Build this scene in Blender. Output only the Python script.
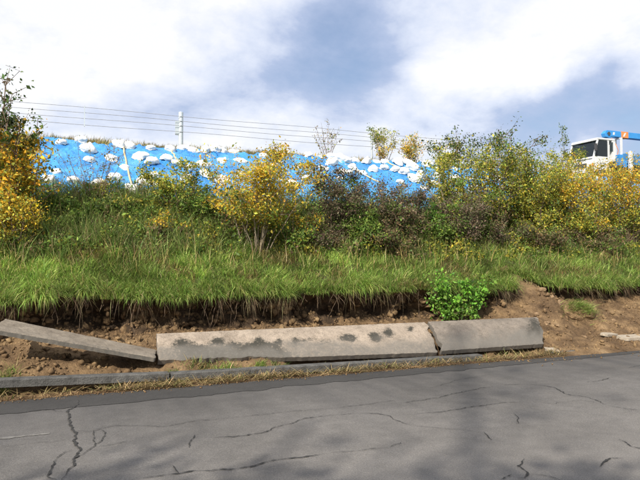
import bpy, bmesh, math, random
import numpy as np
from mathutils import Vector, noise as mnoise, Matrix

random.seed(7); rng = np.random.default_rng(7)
scene = bpy.context.scene
for o in list(bpy.data.objects): bpy.data.objects.remove(o)
COL = scene.collection
R = math.radians

# ------------------------------------------------------------------ camera
F_PX, CX, CY = 622.0, 320.0, 240.0          # photograph's focal length and centre in its own pixels
YAW, HORIZON, EYE = R(23.0), 258.0, 1.6
cam = bpy.data.cameras.new('camera'); cam_o = bpy.data.objects.new('camera', cam); COL.objects.link(cam_o)
cam.sensor_width = 36; cam.lens = 36*F_PX/640; cam.clip_start = .05; cam.clip_end = 4000
cam_o.location = (0, 0, EYE)
cam_o.rotation_euler = (R(90)+math.atan((HORIZON-CY)/F_PX), 0, -YAW)
scene.camera = cam_o

# ------------------------------------------------------------------ sky and sun
SUN_EL, SUN_AZ = R(38), R(-132)              # azimuth from +Y, clockwise: sun on the left, slightly behind
world = bpy.data.worlds.new('World'); scene.world = world; world.use_nodes = True
nt = world.node_tree; nt.nodes.clear()
def N(t, tree=nt, **kw):
    n = tree.nodes.new(t)
    for k, v in kw.items(): setattr(n, k, v)
    return n
def math_node(tree, op, a, b=None, clamp=False):
    n = tree.nodes.new('ShaderNodeMath'); n.operation = op; n.use_clamp = clamp
    for i, v in enumerate((a, b)):
        if v is None: continue
        if isinstance(v, (int, float)): n.inputs[i].default_value = v
        else: tree.links.new(v, n.inputs[i])
    return n.outputs[0]
def ramp(tree, fac, stops):
    n = tree.nodes.new('ShaderNodeValToRGB'); cr = n.color_ramp
    while len(cr.elements) < len(stops): cr.elements.new(.5)
    for e, (p, c) in zip(cr.elements, stops):
        e.position = p; e.color = (*c, 1) if len(c) == 3 else c
    tree.links.new(fac, n.inputs[0]); return n.outputs[0]
sky = N('ShaderNodeTexSky', sky_type='NISHITA', sun_disc=False, sun_elevation=SUN_EL, sun_rotation=SUN_AZ)
sky.air_density = 1; sky.dust_density = 1.5
tc = N('ShaderNodeTexCoord'); sep = N('ShaderNodeSeparateXYZ'); nt.links.new(tc.outputs['Generated'], sep.inputs[0])
den = math_node(nt, 'ADD', math_node(nt, 'MAXIMUM', sep.outputs[2], 0.0), .33)
comb = N('ShaderNodeCombineXYZ')
nt.links.new(math_node(nt, 'DIVIDE', sep.outputs[0], den), comb.inputs[0])
nt.links.new(math_node(nt, 'DIVIDE', sep.outputs[1], den), comb.inputs[1])
def sky_noise(scale, detail, rough, off, dist=0.0):
    mp = N('ShaderNodeMapping'); mp.inputs['Location'].default_value = off
    nt.links.new(comb.outputs[0], mp.inputs[0])
    n = N('ShaderNodeTexNoise'); n.inputs['Scale'].default_value = scale; n.inputs['Detail'].default_value = detail
    n.inputs['Roughness'].default_value = rough; n.inputs['Distortion'].default_value = dist
    nt.links.new(mp.outputs[0], n.inputs['Vector']); return n.outputs[0]
n1 = sky_noise(1.15, 9, .55, (3.1, 1.7, 0), .15)
n2 = sky_noise(2.9, 10, .62, (8.4, 2.2, 0), .15)
cl = math_node(nt, 'ADD', math_node(nt, 'MULTIPLY', n1, .55), math_node(nt, 'MULTIPLY', n2, .45))
cl = math_node(nt, 'ADD', cl, .07)
dn = N('ShaderNodeTexNoise'); dn.inputs['Scale'].default_value = 5; dn.inputs['Detail'].default_value = 5
nt.links.new(tc.outputs['Generated'], dn.inputs['Vector'])
dv = N('ShaderNodeVectorMath', operation='MULTIPLY_ADD'); nt.links.new(dn.outputs['Color'], dv.inputs[0])
dv.inputs[1].default_value = (.22,)*3; nt.links.new(tc.outputs['Generated'], dv.inputs[2])
dv2 = N('ShaderNodeVectorMath', operation='SUBTRACT'); nt.links.new(dv.outputs[0], dv2.inputs[0]); dv2.inputs[1].default_value = (.11,)*3
def cloud_bank(px, py, rx, rz, amount):      # a bank of thicker, greyer cloud in the direction seen at (px, py); soft ellipse in azimuth and elevation
    u, w = (px-320)/622.0, (258-py)/622.0
    d = Vector((math.sin(R(23))+u*math.cos(R(23)), math.cos(R(23))-u*math.sin(R(23)), w)).normalized()
    side = Vector((d.y, -d.x, 0)).normalized()
    def comp(axis, r):
        n = N('ShaderNodeVectorMath', operation='DOT_PRODUCT'); nt.links.new(dv2.outputs[0], n.inputs[0]); n.inputs[1].default_value = axis
        v = math_node(nt, 'DIVIDE', math_node(nt, 'SUBTRACT', n.outputs['Value'], d.dot(Vector(axis))), r)
        return math_node(nt, 'MULTIPLY', v, v)
    fr = N('ShaderNodeVectorMath', operation='DOT_PRODUCT'); nt.links.new(tc.outputs['Generated'], fr.inputs[0]); fr.inputs[1].default_value = d
    r2 = math_node(nt, 'ADD', comp(tuple(side), rx), comp((0, 0, 1), rz))
    f = math_node(nt, 'POWER', 2.718, math_node(nt, 'MULTIPLY', r2, -1.0))
    return math_node(nt, 'MULTIPLY', math_node(nt, 'MULTIPLY', f, math_node(nt, 'GREATER_THAN', fr.outputs['Value'], 0.0)), amount)
for blob in ((350, 50, .11, .085, -.20), (590, 118, .22, .06, -.18), (110, 110, .30, .06, -.07), (40, 20, .16, .12, .07), (540, 40, .22, .07, .10), (230, 60, .08, .12, .06)):
    cl = math_node(nt, 'ADD', cl, cloud_bank(*blob))
cloud = ramp(nt, cl, [(.33, (.24, .31, .47)), (.45, (.35, .41, .56)), (.535, (.54, .58, .68)), (.62, (.715, .715, .73))])
cover = ramp(nt, cl, [(.30, (.45,)*3), (.48, (.93,)*3)])
sk = N('ShaderNodeMixRGB'); sk.blend_type = 'MULTIPLY'; sk.inputs[0].default_value = 1
nt.links.new(sky.outputs[0], sk.inputs[1]); sk.inputs[2].default_value = (.1, .1, .1, 1)
mixs = N('ShaderNodeMixRGB'); nt.links.new(cover, mixs.inputs[0]); nt.links.new(sk.outputs[0], mixs.inputs[1]); nt.links.new(cloud, mixs.inputs[2])
bg = N('ShaderNodeBackground'); bg.inputs[1].default_value = 1.0; nt.links.new(mixs.outputs[0], bg.inputs[0])
wo = N('ShaderNodeOutputWorld'); nt.links.new(bg.outputs[0], wo.inputs[0])
sun = bpy.data.lights.new('sun', 'SUN'); sun.energy = 4.6; sun.angle = R(.53); sun.color = (1, .93, .82)
sun_o = bpy.data.objects.new('sun', sun); COL.objects.link(sun_o)
SUN_DIR = Vector((math.sin(SUN_AZ)*math.cos(SUN_EL), math.cos(SUN_AZ)*math.cos(SUN_EL), math.sin(SUN_EL)))
sun_o.rotation_euler = SUN_DIR.to_track_quat('Z', 'Y').to_euler()
vs = scene.view_settings; vs.view_transform = 'Standard'; vs.look = 'None'; vs.exposure = 0.56; vs.gamma = 1; vs.use_curve_mapping = False

# ------------------------------------------------------------------ pixel -> place helpers
SY, CYW = math.sin(YAW), math.cos(YAW)
def at_Y(px, Y):                              # the point of column px on the vertical plane at distance Y from the camera line
    u = (px-CX)/F_PX; d = Y/(CYW-u*SY); return d*(SY+u*CYW), d
def z_at(py, d): return EYE-(py-HORIZON)/F_PX*d
def ground_pt(px, py, z=0.0):
    d = F_PX*(EYE-z)/(py-HORIZON); u = (px-CX)/F_PX
    return d*(SY+u*CYW), d*(CYW-u*SY)

def fbm(x, y, z=0.0, o=4):
    return mnoise.fractal((x, y, z), 1.0, 2.0, o, noise_basis='PERLIN_ORIGINAL')
def sstep(a, b, x):
    t = min(1, max(0, (x-a)/(b-a))); return t*t*(3-2*t)

PY = [9.0, 9.4, 9.8, 11.3, 13.4, 16.3, 17.0, 17.7, 22.6, 28.0, 29.0, 40.0]
PZ = [.80, .90, 1.02, 1.68, 2.90, 4.42, 4.58, 4.61, 5.47, 5.72, 5.70, -.1]
def H(X, Y):
    z = float(np.interp(Y, PY, PZ))
    if Y < 18.2: z += .07*fbm(X*.6, Y*.6, 3, 3)*min(1, (18.2-Y)/1.0)
    return z
def Hnp(X, Y):
    return np.interp(Y, PY, PZ)
def scarp_y(X):
    y = 9.72 + .20*fbm(X*.9, 1.3, 0, 3) + .14*fbm(X*3.3, 2.3, 0, 4)
    y += .75*math.exp(-((X-8.75)/.36)**2)
    y += .25*math.exp(-((X-5.0)/1.2)**2)*0.6
    return y
def hit(px, py):                              # where the photograph's ray meets the bank
    for k in range(2400):
        Y = 9.4+k*.004; X, d = at_Y(px, Y)
        if z_at(py, d) <= H(X, Y): return Vector((X, Y, H(X, Y)))
    return None
def bank_normal(X, Y):
    e = .15; return Vector((-(H(X+e, Y)-H(X-e, Y))/(2*e), -(H(X, Y+e)-H(X, Y-e))/(2*e), 1)).normalized()

# ------------------------------------------------------------------ object helpers
def tag(o, label=None, cat=None, group=None, kind=None):
    if label: o['label'] = label
    if cat: o['category'] = cat
    if group: o['group'] = group
    if kind: o['kind'] = kind
    return o
def link(o, parent=None):
    COL.objects.link(o)
    if parent: o.parent = parent
    return o
def empty(name, loc=(0, 0, 0), rz=0):
    o = bpy.data.objects.new(name, None); COL.objects.link(o); o.location = loc; o.rotation_euler = (0, 0, rz)
    o.empty_display_size = .2; return o
def mesh_np(name, verts, faces_list, mat, parent=None, cols=None, smooth=False):
    """verts (n,3); faces_list: list of int arrays (m,k); cols (n,3)"""
    me = bpy.data.meshes.new(name); verts = np.asarray(verts, dtype=np.float32)
    me.vertices.add(len(verts)); me.vertices.foreach_set('co', verts.ravel())
    loops = np.concatenate([f.ravel() for f in faces_list]).astype(np.int32)
    counts = np.concatenate([np.full(len(f), f.shape[1], dtype=np.int32) for f in faces_list])
    starts = np.concatenate(([0], np.cumsum(counts)[:-1])).astype(np.int32)
    me.loops.add(len(loops)); me.loops.foreach_set('vertex_index', loops)
    me.polygons.add(len(counts)); me.polygons.foreach_set('loop_start', starts); me.polygons.foreach_set('loop_total', counts)
    me.update(calc_edges=True)
    if smooth: me.polygons.foreach_set('use_smooth', np.ones(len(counts), dtype=bool))
    if cols is not None:
        a = me.color_attributes.new('Col', 'FLOAT_COLOR', 'POINT')
        c = np.ones((len(verts), 4), dtype=np.float32); c[:, :3] = cols; a.data.foreach_set('color', c.ravel())
    if mat: me.materials.append(mat)
    me.validate()
    return link(bpy.data.objects.new(name, me), parent)
def bm_obj(name, bm, mat, parent=None, smooth=False):
    bmesh.ops.recalc_face_normals(bm, faces=bm.faces)
    me = bpy.data.meshes.new(name); bm.to_mesh(me); bm.free(); me.materials.append(mat)
    if smooth:
        for p in me.polygons: p.use_smooth = True
    return link(bpy.data.objects.new(name, me), parent)
def box(bm, x0, x1, y0, y1, z0, z1, bev=0):
    vs_ = [bm.verts.new((x, y, z)) for z in (z0, z1) for y in (y0, y1) for x in (x0, x1)]
    fs = [bm.faces.new([vs_[i] for i in q]) for q in ((0,2,3,1),(4,5,7,6),(0,1,5,4),(2,6,7,3),(0,4,6,2),(1,3,7,5))]
    if bev: bmesh.ops.bevel(bm, geom=list({e for f in fs for e in f.edges}), offset=bev, segments=2, affect='EDGES')
def prism(bm, poly, y0, y1):                  # poly in (x, z)
    a = [bm.verts.new((x, y0, z)) for x, z in poly]; b = [bm.verts.new((x, y1, z)) for x, z in poly]
    bm.faces.new(a); bm.faces.new(b[::-1])
    for i in range(len(poly)):
        j = (i+1) % len(poly); bm.faces.new((a[i], b[i], b[j], a[j]))
def tube_arrays(paths, sides=5):
    """paths: list of (pts (k,3), radii (k,)) -> verts, quads"""
    V, Q = [], []; base = 0
    ang = np.linspace(0, 2*np.pi, sides, endpoint=False)
    for pts, rad in paths:
        pts = np.asarray(pts, float); k = len(pts)
        t = np.gradient(pts, axis=0); t /= np.linalg.norm(t, axis=1)[:, None]+1e-9
        ref = np.where(np.abs(t[:, 2:3]) > .9, np.array([[1., 0, 0]]), np.array([[0, 0, 1.]]))
        a = np.cross(t, ref); a /= np.linalg.norm(a, axis=1)[:, None]+1e-9; b = np.cross(t, a)
        r = np.asarray(rad)[:, None, None]
        ring = pts[:, None, :]+r*(a[:, None, :]*np.cos(ang)[None, :, None]+b[:, None, :]*np.sin(ang)[None, :, None])
        V.append(ring.reshape(-1, 3))
        i = np.arange(k-1)[:, None]*sides; j = np.arange(sides)[None, :]; j2 = (j+1) % sides
        Q.append(np.stack([i+j, i+j2, i+sides+j2, i+sides+j], -1).reshape(-1, 4)+base); base += k*sides
    return np.concatenate(V), np.concatenate(Q)
def tube_obj(name, paths, mat, parent=None, sides=6):
    v, q = tube_arrays(paths, sides); return mesh_np(name, v, [q], mat, parent, smooth=True)

# ------------------------------------------------------------------ materials
def mat_new(name):
    m = bpy.data.materials.new(name); m.use_nodes = True; t = m.node_tree
    b = t.nodes['Principled BSDF']; return m, t, b
def tex(t, kind, scale, detail=4, rough=.55, vec=None, dist=0):
    n = t.nodes.new('ShaderNodeTex'+kind); n.inputs['Scale'].default_value = scale
    if kind == 'Noise':
        n.inputs['Detail'].default_value = detail; n.inputs['Roughness'].default_value = rough; n.inputs['Distortion'].default_value = dist
    if vec is not None: t.links.new(vec, n.inputs['Vector'])
    return n
def objco(t): return t.nodes.new('ShaderNodeTexCoord').outputs['Object']
def bump(t, b, h, strength, dist=.02):
    n = t.nodes.new('ShaderNodeBump'); n.inputs['Strength'].default_value = strength; n.inputs['Distance'].default_value = dist
    t.links.new(h, n.inputs['Height']); t.links.new(n.outputs[0], b.inputs['Normal'])
def mixc(t, fac, a, b, blend='MIX'):
    n = t.nodes.new('ShaderNodeMixRGB'); n.blend_type = blend
    for i, v in zip((0, 1, 2), (fac, a, b)):
        if isinstance(v, (int, float)): n.inputs[i].default_value = v
        elif isinstance(v, tuple): n.inputs[i].default_value = (*v, 1)
        else: t.links.new(v, n.inputs[i])
    return n.outputs[0]
def simple(name, col, rough=.6, metal=0, var=.12, scale=6, bmp=0, bscale=40):
    m, t, b = mat_new(name); co = objco(t); n = tex(t, 'Noise', scale, 5, .6, co)
    lo = tuple(c*(1-var) for c in col); hi = tuple(min(1, c*(1+var)) for c in col)
    t.links.new(ramp(t, n.outputs[0], [(.3, lo), (.7, hi)]), b.inputs['Base Color'])
    b.inputs['Roughness'].default_value = rough; b.inputs['Metallic'].default_value = metal
    if bmp: bump(t, b, tex(t, 'Noise', bscale, 4, .6, co).outputs[0], bmp)
    return m
def leaf_mat(name, trans=.35, rough=.55):
    m, t, b = mat_new(name); a = t.nodes.new('ShaderNodeVertexColor'); a.layer_name = 'Col'
    t.links.new(a.outputs[0], b.inputs['Base Color']); b.inputs['Roughness'].default_value = rough
    b.inputs['Specular IOR Level'].default_value = .25
    tr = t.nodes.new('ShaderNodeBsdfTranslucent'); t.links.new(a.outputs[0], tr.inputs[0])
    mx = t.nodes.new('ShaderNodeMixShader'); mx.inputs[0].default_value = trans
    t.links.new(b.outputs[0], mx.inputs[1]); t.links.new(tr.outputs[0], mx.inputs[2])
    t.links.new(mx.outputs[0], t.nodes['Material Output'].inputs[0]); return m
M_LEAF = leaf_mat('leaf'); M_GRASS = leaf_mat('grass_blade', .3, .5); M_STRAW = leaf_mat('straw', .15, .8)
M_BARK = simple('bark', (.16, .11, .075), .9, 0, .35, 20)
M_BARK2 = simple('pale_bark', (.25, .20, .14), .9, 0, .3, 20)

def asphalt_mat(name, base, warm):
    m, t, b = mat_new(name); co = objco(t)
    big = tex(t, 'Noise', .55, 5, .6, co); mid = tex(t, 'Noise', 5, 4, .6, co); fine = tex(t, 'Noise', 95, 3, .7, co)
    vor = tex(t, 'Voronoi', 120, vec=co)
    c0 = tuple(base*.80*w for w in warm); c1 = tuple(base*1.22*w for w in warm)
    c = ramp(t, big.outputs[0], [(.3, c0), (.7, c1)])
    c = mixc(t, .35, c, ramp(t, mid.outputs[0], [(.3, (.35,)*3), (.7, (.65,)*3)]), 'OVERLAY')
    sp = ramp(t, fine.outputs[0], [(.32, (.6,)*3), (.5, (1,)*3), (.70, (1.4,)*3)])
    c = mixc(t, .75, c, sp, 'MULTIPLY')
    ag = ramp(t, vor.outputs['Color'], [(.80, (1,)*3), (.92, (1.45, 1.4, 1.33))])
    c = mixc(t, .8, c, ag, 'MULTIPLY')
    t.links.new(c, b.inputs['Base Color']); b.inputs['Roughness'].default_value = .88
    b.inputs['Specular IOR Level'].default_value = .3
    bump(t, b, vor.outputs['Distance'], .35, .006); return m
M_ROAD = asphalt_mat('road_asphalt', .146, (1.07, 1.0, .93))
M_ROAD2 = asphalt_mat('dark_asphalt', .042, (1.04, 1.0, .97))
M_HWY = asphalt_mat('highway_asphalt', .12, (1, 1, 1))
M_CRACK = simple('crack_shadow', (.024, .023, .022), .95, 0, .4, 30)  # dark colour stands in for the shadow inside the cracks

def soil_mat(name, cols, bs=.8):
    m, t, b = mat_new(name); co = objco(t)
    n = tex(t, 'Noise', 2.2, 8, .68, co, .3); n2 = tex(t, 'Noise', 26, 5, .7, co)
    c = ramp(t, n.outputs[0], [(.30, cols[0]), (.47, cols[1]), (.60, cols[2]), (.75, cols[3])])
    c = mixc(t, .6, c, ramp(t, n2.outputs[0], [(.3, (.45,)*3), (.55, (1,)*3), (.75, (1.5,)*3)]), 'MULTIPLY')
    t.links.new(c, b.inputs['Base Color']); b.inputs['Roughness'].default_value = .95
    b.inputs['Specular IOR Level'].default_value = .15
    bump(t, b, n2.outputs[0], bs, .05); return m
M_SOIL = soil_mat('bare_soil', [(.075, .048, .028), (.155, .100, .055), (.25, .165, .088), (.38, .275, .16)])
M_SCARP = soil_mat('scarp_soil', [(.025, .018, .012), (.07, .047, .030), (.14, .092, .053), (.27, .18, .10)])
M_BANK = soil_mat('bank_turf', [(.045, .045, .018), (.065, .075, .025), (.085, .10, .03), (.12, .11, .05)])
M_FIELD = soil_mat('field_ground', [(.05, .06, .02), (.07, .09, .03), (.10, .12, .04), (.13, .12, .06)])
M_STONE = soil_mat('stone', [(.15, .10, .06), (.25, .17, .10), (.34, .24, .15), (.42, .33, .24)], .3)
M_CLOD = soil_mat('soil_clod', [(.09, .058, .033), (.17, .11, .06), (.26, .175, .092), (.38, .28, .165)], .5)
M_ROOT = simple('root', (.17, .12, .08), .95, 0, .4, 30)

def concrete_mat(name, lo, hi, stain_shade_col=(.035, .032, .024)):
    m, t, b = mat_new(name); co = objco(t)
    n = tex(t, 'Noise', 3.5, 8, .65, co); n2 = tex(t, 'Noise', 60, 4, .7, co)
    c = ramp(t, n.outputs[0], [(.3, lo), (.68, hi)])
    c = mixc(t, .75, c, ramp(t, n2.outputs[0], [(.3, (.45,)*3), (.5, (1,)*3), (.7, (1.25,)*3)]), 'MULTIPLY')
    n4 = tex(t, 'Noise', 11, 6, .7, co, .6)
    c = mixc(t, .7, c, ramp(t, n4.outputs[0], [(.35, (.62, .60, .56)), (.5, (1,)*3), (.68, (1.14, 1.12, 1.08))]), 'MULTIPLY')
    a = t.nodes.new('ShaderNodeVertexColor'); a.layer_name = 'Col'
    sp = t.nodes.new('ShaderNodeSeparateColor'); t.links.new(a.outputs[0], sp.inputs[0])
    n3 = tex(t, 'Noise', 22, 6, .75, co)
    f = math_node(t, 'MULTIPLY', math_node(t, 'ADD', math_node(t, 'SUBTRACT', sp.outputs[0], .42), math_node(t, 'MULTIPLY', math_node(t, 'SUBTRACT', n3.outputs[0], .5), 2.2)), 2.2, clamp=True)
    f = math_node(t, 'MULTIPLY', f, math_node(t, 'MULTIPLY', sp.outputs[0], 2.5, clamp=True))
    c = mixc(t, f, c, stain_shade_col)  # moss and dirt marks, also the shade painted on slab edges and ends
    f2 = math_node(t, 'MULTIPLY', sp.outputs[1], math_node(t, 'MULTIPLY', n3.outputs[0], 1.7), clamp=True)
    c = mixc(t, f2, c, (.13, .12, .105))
    t.links.new(c, b.inputs['Base Color']); b.inputs['Roughness'].default_value = .92
    bump(t, b, n2.outputs[0], .5, .01); return m
M_CONC = concrete_mat('weathered_concrete', (.215, .175, .135), (.345, .285, .225))
M_CONC2 = concrete_mat('grey_concrete', (.13, .105, .078), (.26, .22, .17))
M_CONC3 = concrete_mat('brownish_concrete', (.13, .11, .09), (.225, .19, .155))
M_KERB = simple('kerb_concrete', (.085, .083, .078), .92, 0, .45, 9, .8, 60)
M_CHIP = simple('pale_concrete', (.33, .28, .215), .9, 0, .25, 12, .6, 50)

# ------------------------------------------------------------------ ground, roads, embankment
ROAD_EDGE = 7.82
def sheet(name, x0, x1, y0, y1, z, mat, nx=1, ny=1):
    xs = np.linspace(x0, x1, nx+1); ys = np.linspace(y0, y1, ny+1)
    V = np.array([(x, y, z) for y in ys for x in xs])
    i = np.arange(ny)[:, None]*(nx+1)+np.arange(nx)[None, :]
    q = np.stack([i, i+1, i+nx+2, i+nx+1], -1).reshape(-1, 4)
    return tag(mesh_np(name, V, [q], mat), kind='structure')
sheet('ground', -1500, 1500, -1500, 1500, -.06, M_FIELD)
# road with an uneven far edge
xs = np.concatenate([np.linspace(-120, -4, 20), np.arange(-3.9, 26, .08), np.linspace(26.5, 160, 24)])
V = []; 
for x in xs:
    e = ROAD_EDGE + (.05*fbm(x*1.7, 5, 0, 4) if -4 < x < 27 else 0) + .05*sstep(6.5, 8, x)*fbm(x*3, 9, 0, 3)
    V += [(x, -1.2, 0), (x, 3.0, .012), (x, e, 0.0), (x, e+.012, -.05)]
n = len(xs); q = []
for k in range(3):
    i = np.arange(n-1)*4+k; q.append(np.stack([i, i+4, i+5, i+1], -1))
road = tag(mesh_np('road', np.array(V), q, M_ROAD), kind='structure')
def road_z(y): return float(np.interp(y, [-1.2, 3.0, ROAD_EDGE], [0, .012, 0]))
# darker asphalt band along the far edge
V = []
xb = np.arange(-6, 26, .03)
for x in xb:
    e1 = ROAD_EDGE-.015+.05*fbm(x*1.7, 5, 0, 4)-.03
    wdt = (.60-.045*x)*1.0 if x < 9 else .18
    e0 = e1-max(.1, wdt+.09*fbm(x*.8, 21, 0, 3)+.05*fbm(x*5, 22, 0, 4))
    V += [(x, e0, road_z(e0)+.004), (x, e1, road_z(e1)+.004)]
i = np.arange(len(xb)-1)*2
mesh_np('edge_patch', np.array(V), [np.stack([i, i+2, i+3, i+1], -1)], M_ROAD2, road)
# cracks, traced where they run over the asphalt
CR = [
 [(81,399),(80,404),(69,411),(72,416),(74,428),(77,432),(76,440),(81,447),(80,455),(76,458),(76,464),(70,471),(65,480)],
 [(81,456),(90,450),(97,445),(96,436),(95,430),(99,428)],
 [(60,458),(53,470),(50,476),(60,479)],
 [(74,429),(90,431),(100,429),(115,425),(140,425),(165,426),(190,421),(225,418)],
 [(190,447),(192,440),(196,434)],
 [(205,437),(235,436),(262,433),(275,427),(290,423),(305,418),(320,416),(340,414)],
 [(132,479),(160,475),(180,473),(195,470),(210,470),(240,468),(252,466),(265,462),(280,459),(300,457),(320,454),(332,452)],
 [(173,465),(178,471),(181,473)],
 [(356,413),(376,413),(390,416),(393,419),(410,425)],
 [(335,408),(365,404),(395,400)],
 [(390,404),(420,400),(437,397),(455,393),(480,388),(500,385)],
 [(411,415),(420,413),(445,411),(462,408),(480,405),(505,402),(525,402)],
 [(520,384),(540,385),(552,387),(565,394),(590,398),(605,405)],
 [(585,382),(600,380),(611,377)],
 [(513,414),(518,418),(515,424)],
 [(522,458),(519,467),(525,473),(523,478),(515,478)],
 [(498,479),(510,474)],
 [(596,467),(601,462),(608,458),(620,458)],
 [(617,439),(628,446),(645,450)],
 [(482,432),(490,440)], [(626,368),(642,364)], [(388,447),(400,442)], [(20,412),(45,409),(68,411)], [(100,446),(130,441)],
 [(225,418),(262,414),(300,410),(335,408)], [(340,414),(356,413)], [(500,385),(520,384)], [(525,402),(552,403),(580,400),(607,405)], [(332,452),(360,450),(388,447)], [(99,428),(108,432),(104,440),(97,445)], [(410,425),(440,428),(482,432)], [(60,458),(66,452),(76,449)], [(605,405),(625,409),(645,410)], [(0,447),(28,443),(60,440),(76,437)], [(525,473),(545,476),(560,480)], [(430,388),(455,380),(490,374)],
]
CW = [1.5, .6, 1.1, .5, .8, .8, 1.1, .7, .75, .6, .75, .75, .85, .7, .7, 1.1, .8, 1.0, .9, .6, .7, .4, .5, .35, .45, .5, .5, .35, .5, .6, .3, .5, .5, .35, .5, .4]
for ci, (c, w) in enumerate(zip(CR, CW)):
    P = [ground_pt(*p) for p in c]; pts = []
    for a, b in zip(P[:-1], P[1:]):
        L = math.hypot(b[0]-a[0], b[1]-a[1]); k = max(2, int(L/.022))
        for j in range(k):
            t_ = j/k; x = a[0]+(b[0]-a[0])*t_; y = a[1]+(b[1]-a[1])*t_
            amp = .026*min(1, L/.3)
            pts.append((x+amp*fbm(x*8+ci, y*8, 1, 5)+rng.normal(0, .0018), y+amp*fbm(x*8, y*8+ci, 7, 5)+rng.normal(0, .0018)))
    pts.append(P[-1]); pts = np.array(pts); k = len(pts)
    tan = np.gradient(pts, axis=0); tan /= np.linalg.norm(tan, axis=1)[:, None]+1e-9
    nor = np.stack([-tan[:, 1], tan[:, 0]], 1)
    s = np.linspace(0, 1, k); wd = .0058*w*np.clip(np.minimum(s, 1-s)*6, .12, 1)*(1+1.2*np.array([fbm(p[0]*26, p[1]*26, ci, 3) for p in pts])+rng.normal(0, .25, k))
    wd = np.clip(wd, .0010, None)
    A = pts+nor*wd[:, None]; B = pts-nor*wd[:, None]
    V = np.zeros((2*k, 3)); V[0::2, :2] = A; V[1::2, :2] = B
    V[:, 2] = np.interp(V[:, 1], [-1.2, 3.0, ROAD_EDGE], [0, .012, 0])+.008
    i = np.arange(k-1)*2
    mesh_np('crack', V, [np.stack([i, i+1, i+3, i+2], -1)], M_CRACK, road)

m, t, b = mat_new('worn_paint'); co = objco(t); nz = tex(t, 'Noise', 14, 6, .7, co)
t.links.new(ramp(t, nz.outputs[0], [(.45, (.15, .143, .135)), (.62, (.19, .18, .16))]), b.inputs['Base Color']); b.inputs['Roughness'].default_value = .9
for (a, c, w) in (((-30, 441), (52, 432.5), .035),):
    A, B = ground_pt(*a), ground_pt(*c); V = []
    for k in range(41):
        x = A[0]+(B[0]-A[0])*k/40; y = A[1]+(B[1]-A[1])*k/40; ww = w*(.3+2.4*abs(fbm(x*7, y, 3, 4)))*(1-.7*(k/40)**3)
        V += [(x, y-ww, road_z(y)+.004), (x, y+ww, road_z(y)+.004)]
    i = np.arange(40)*2; mesh_np('worn_marking', np.array(V), [np.stack([i, i+2, i+3, i+1], -1)], m, road)

# soil strip between road and scarp
def soil_z(X, Y):
    a = float(np.interp(Y, [7.6, 7.84, 7.98, 8.05, 8.35, 8.7, 9.2, 9.9, 10.6], [-.05, .0, .015, .05, .15, .30, .40, .46, .60]))
    b = float(np.interp(Y, [7.6, 7.80, 8.0, 8.5, 9.0, 9.9, 10.6], [-.05, .012, .07, .20, .40, .76, 1.12]))
    w = sstep(6.9, 7.9, X); z = a*(1-w)+b*w
    z += .28*math.exp(-((X-8.75)/.45)**2)*sstep(8.9, 9.9, Y)
    z += .10*math.exp(-((X+.1)/.5)**2-((Y-8.35)/.28)**2)                       # mound under the tilted slab
    z += .115*math.exp(-((X-1.95)/.80)**4-((Y-8.25)/.12)**2)*(1+.5*fbm(X*2.5, Y*2, 12, 2))                     # soil left in front of the long slab
    z -= .09*sstep(7.86, 7.95, Y)*(1-sstep(8.12, 8.3, Y))*(1-sstep(.5, 1.1, X))        # hollow washed out under the lifted kerb
    z -= .10*sstep(7.96, 8.05, Y)*(1-sstep(8.3, 8.6, Y))*sstep(2.6, 3.4, X)*(1-sstep(7.3, 7.7, X))
    amp = sstep(7.86, 8.3, Y)
    z += amp*(.075*fbm(X*1.8, Y*1.8, 2, 3)+.085*abs(fbm(X*5.5, Y*5.5, 5, 4))+.02*fbm(X*16, Y*16, 6, 2)-.02)
    return z
xs = np.concatenate([np.linspace(-30, -4, 40), np.arange(-3.95, 16, .05), np.linspace(16.1, 60, 140)]); ys = np.arange(7.6, 10.7, .05)
V = np.array([(x, y, soil_z(x, y)) for y in ys for x in xs]); nx = len(xs)
i = np.arange(len(ys)-1)[:, None]*nx+np.arange(nx-1)[None, :]
GRID = lambda i, nx: np.stack([i, i+1, i+nx+1, i+nx], -1).reshape(-1, 4)
tag(mesh_np('soil_strip', V, [GRID(i, nx)], M_SOIL, smooth=True), kind='structure')
# scarp face, undercut below the turf
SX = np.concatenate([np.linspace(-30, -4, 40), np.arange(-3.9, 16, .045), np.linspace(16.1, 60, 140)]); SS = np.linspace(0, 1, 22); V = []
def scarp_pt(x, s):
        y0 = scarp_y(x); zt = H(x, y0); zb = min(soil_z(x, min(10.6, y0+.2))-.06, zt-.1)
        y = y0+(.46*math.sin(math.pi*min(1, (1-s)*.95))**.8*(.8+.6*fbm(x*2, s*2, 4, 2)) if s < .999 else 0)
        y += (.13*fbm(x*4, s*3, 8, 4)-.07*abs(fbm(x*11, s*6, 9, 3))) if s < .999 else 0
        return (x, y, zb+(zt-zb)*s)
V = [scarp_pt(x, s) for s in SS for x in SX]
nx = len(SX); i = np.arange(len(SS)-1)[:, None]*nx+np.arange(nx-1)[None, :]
tag(mesh_np('scarp_face', np.array(V), [GRID(i, nx)], M_SCARP, smooth=True), kind='structure')
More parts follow.
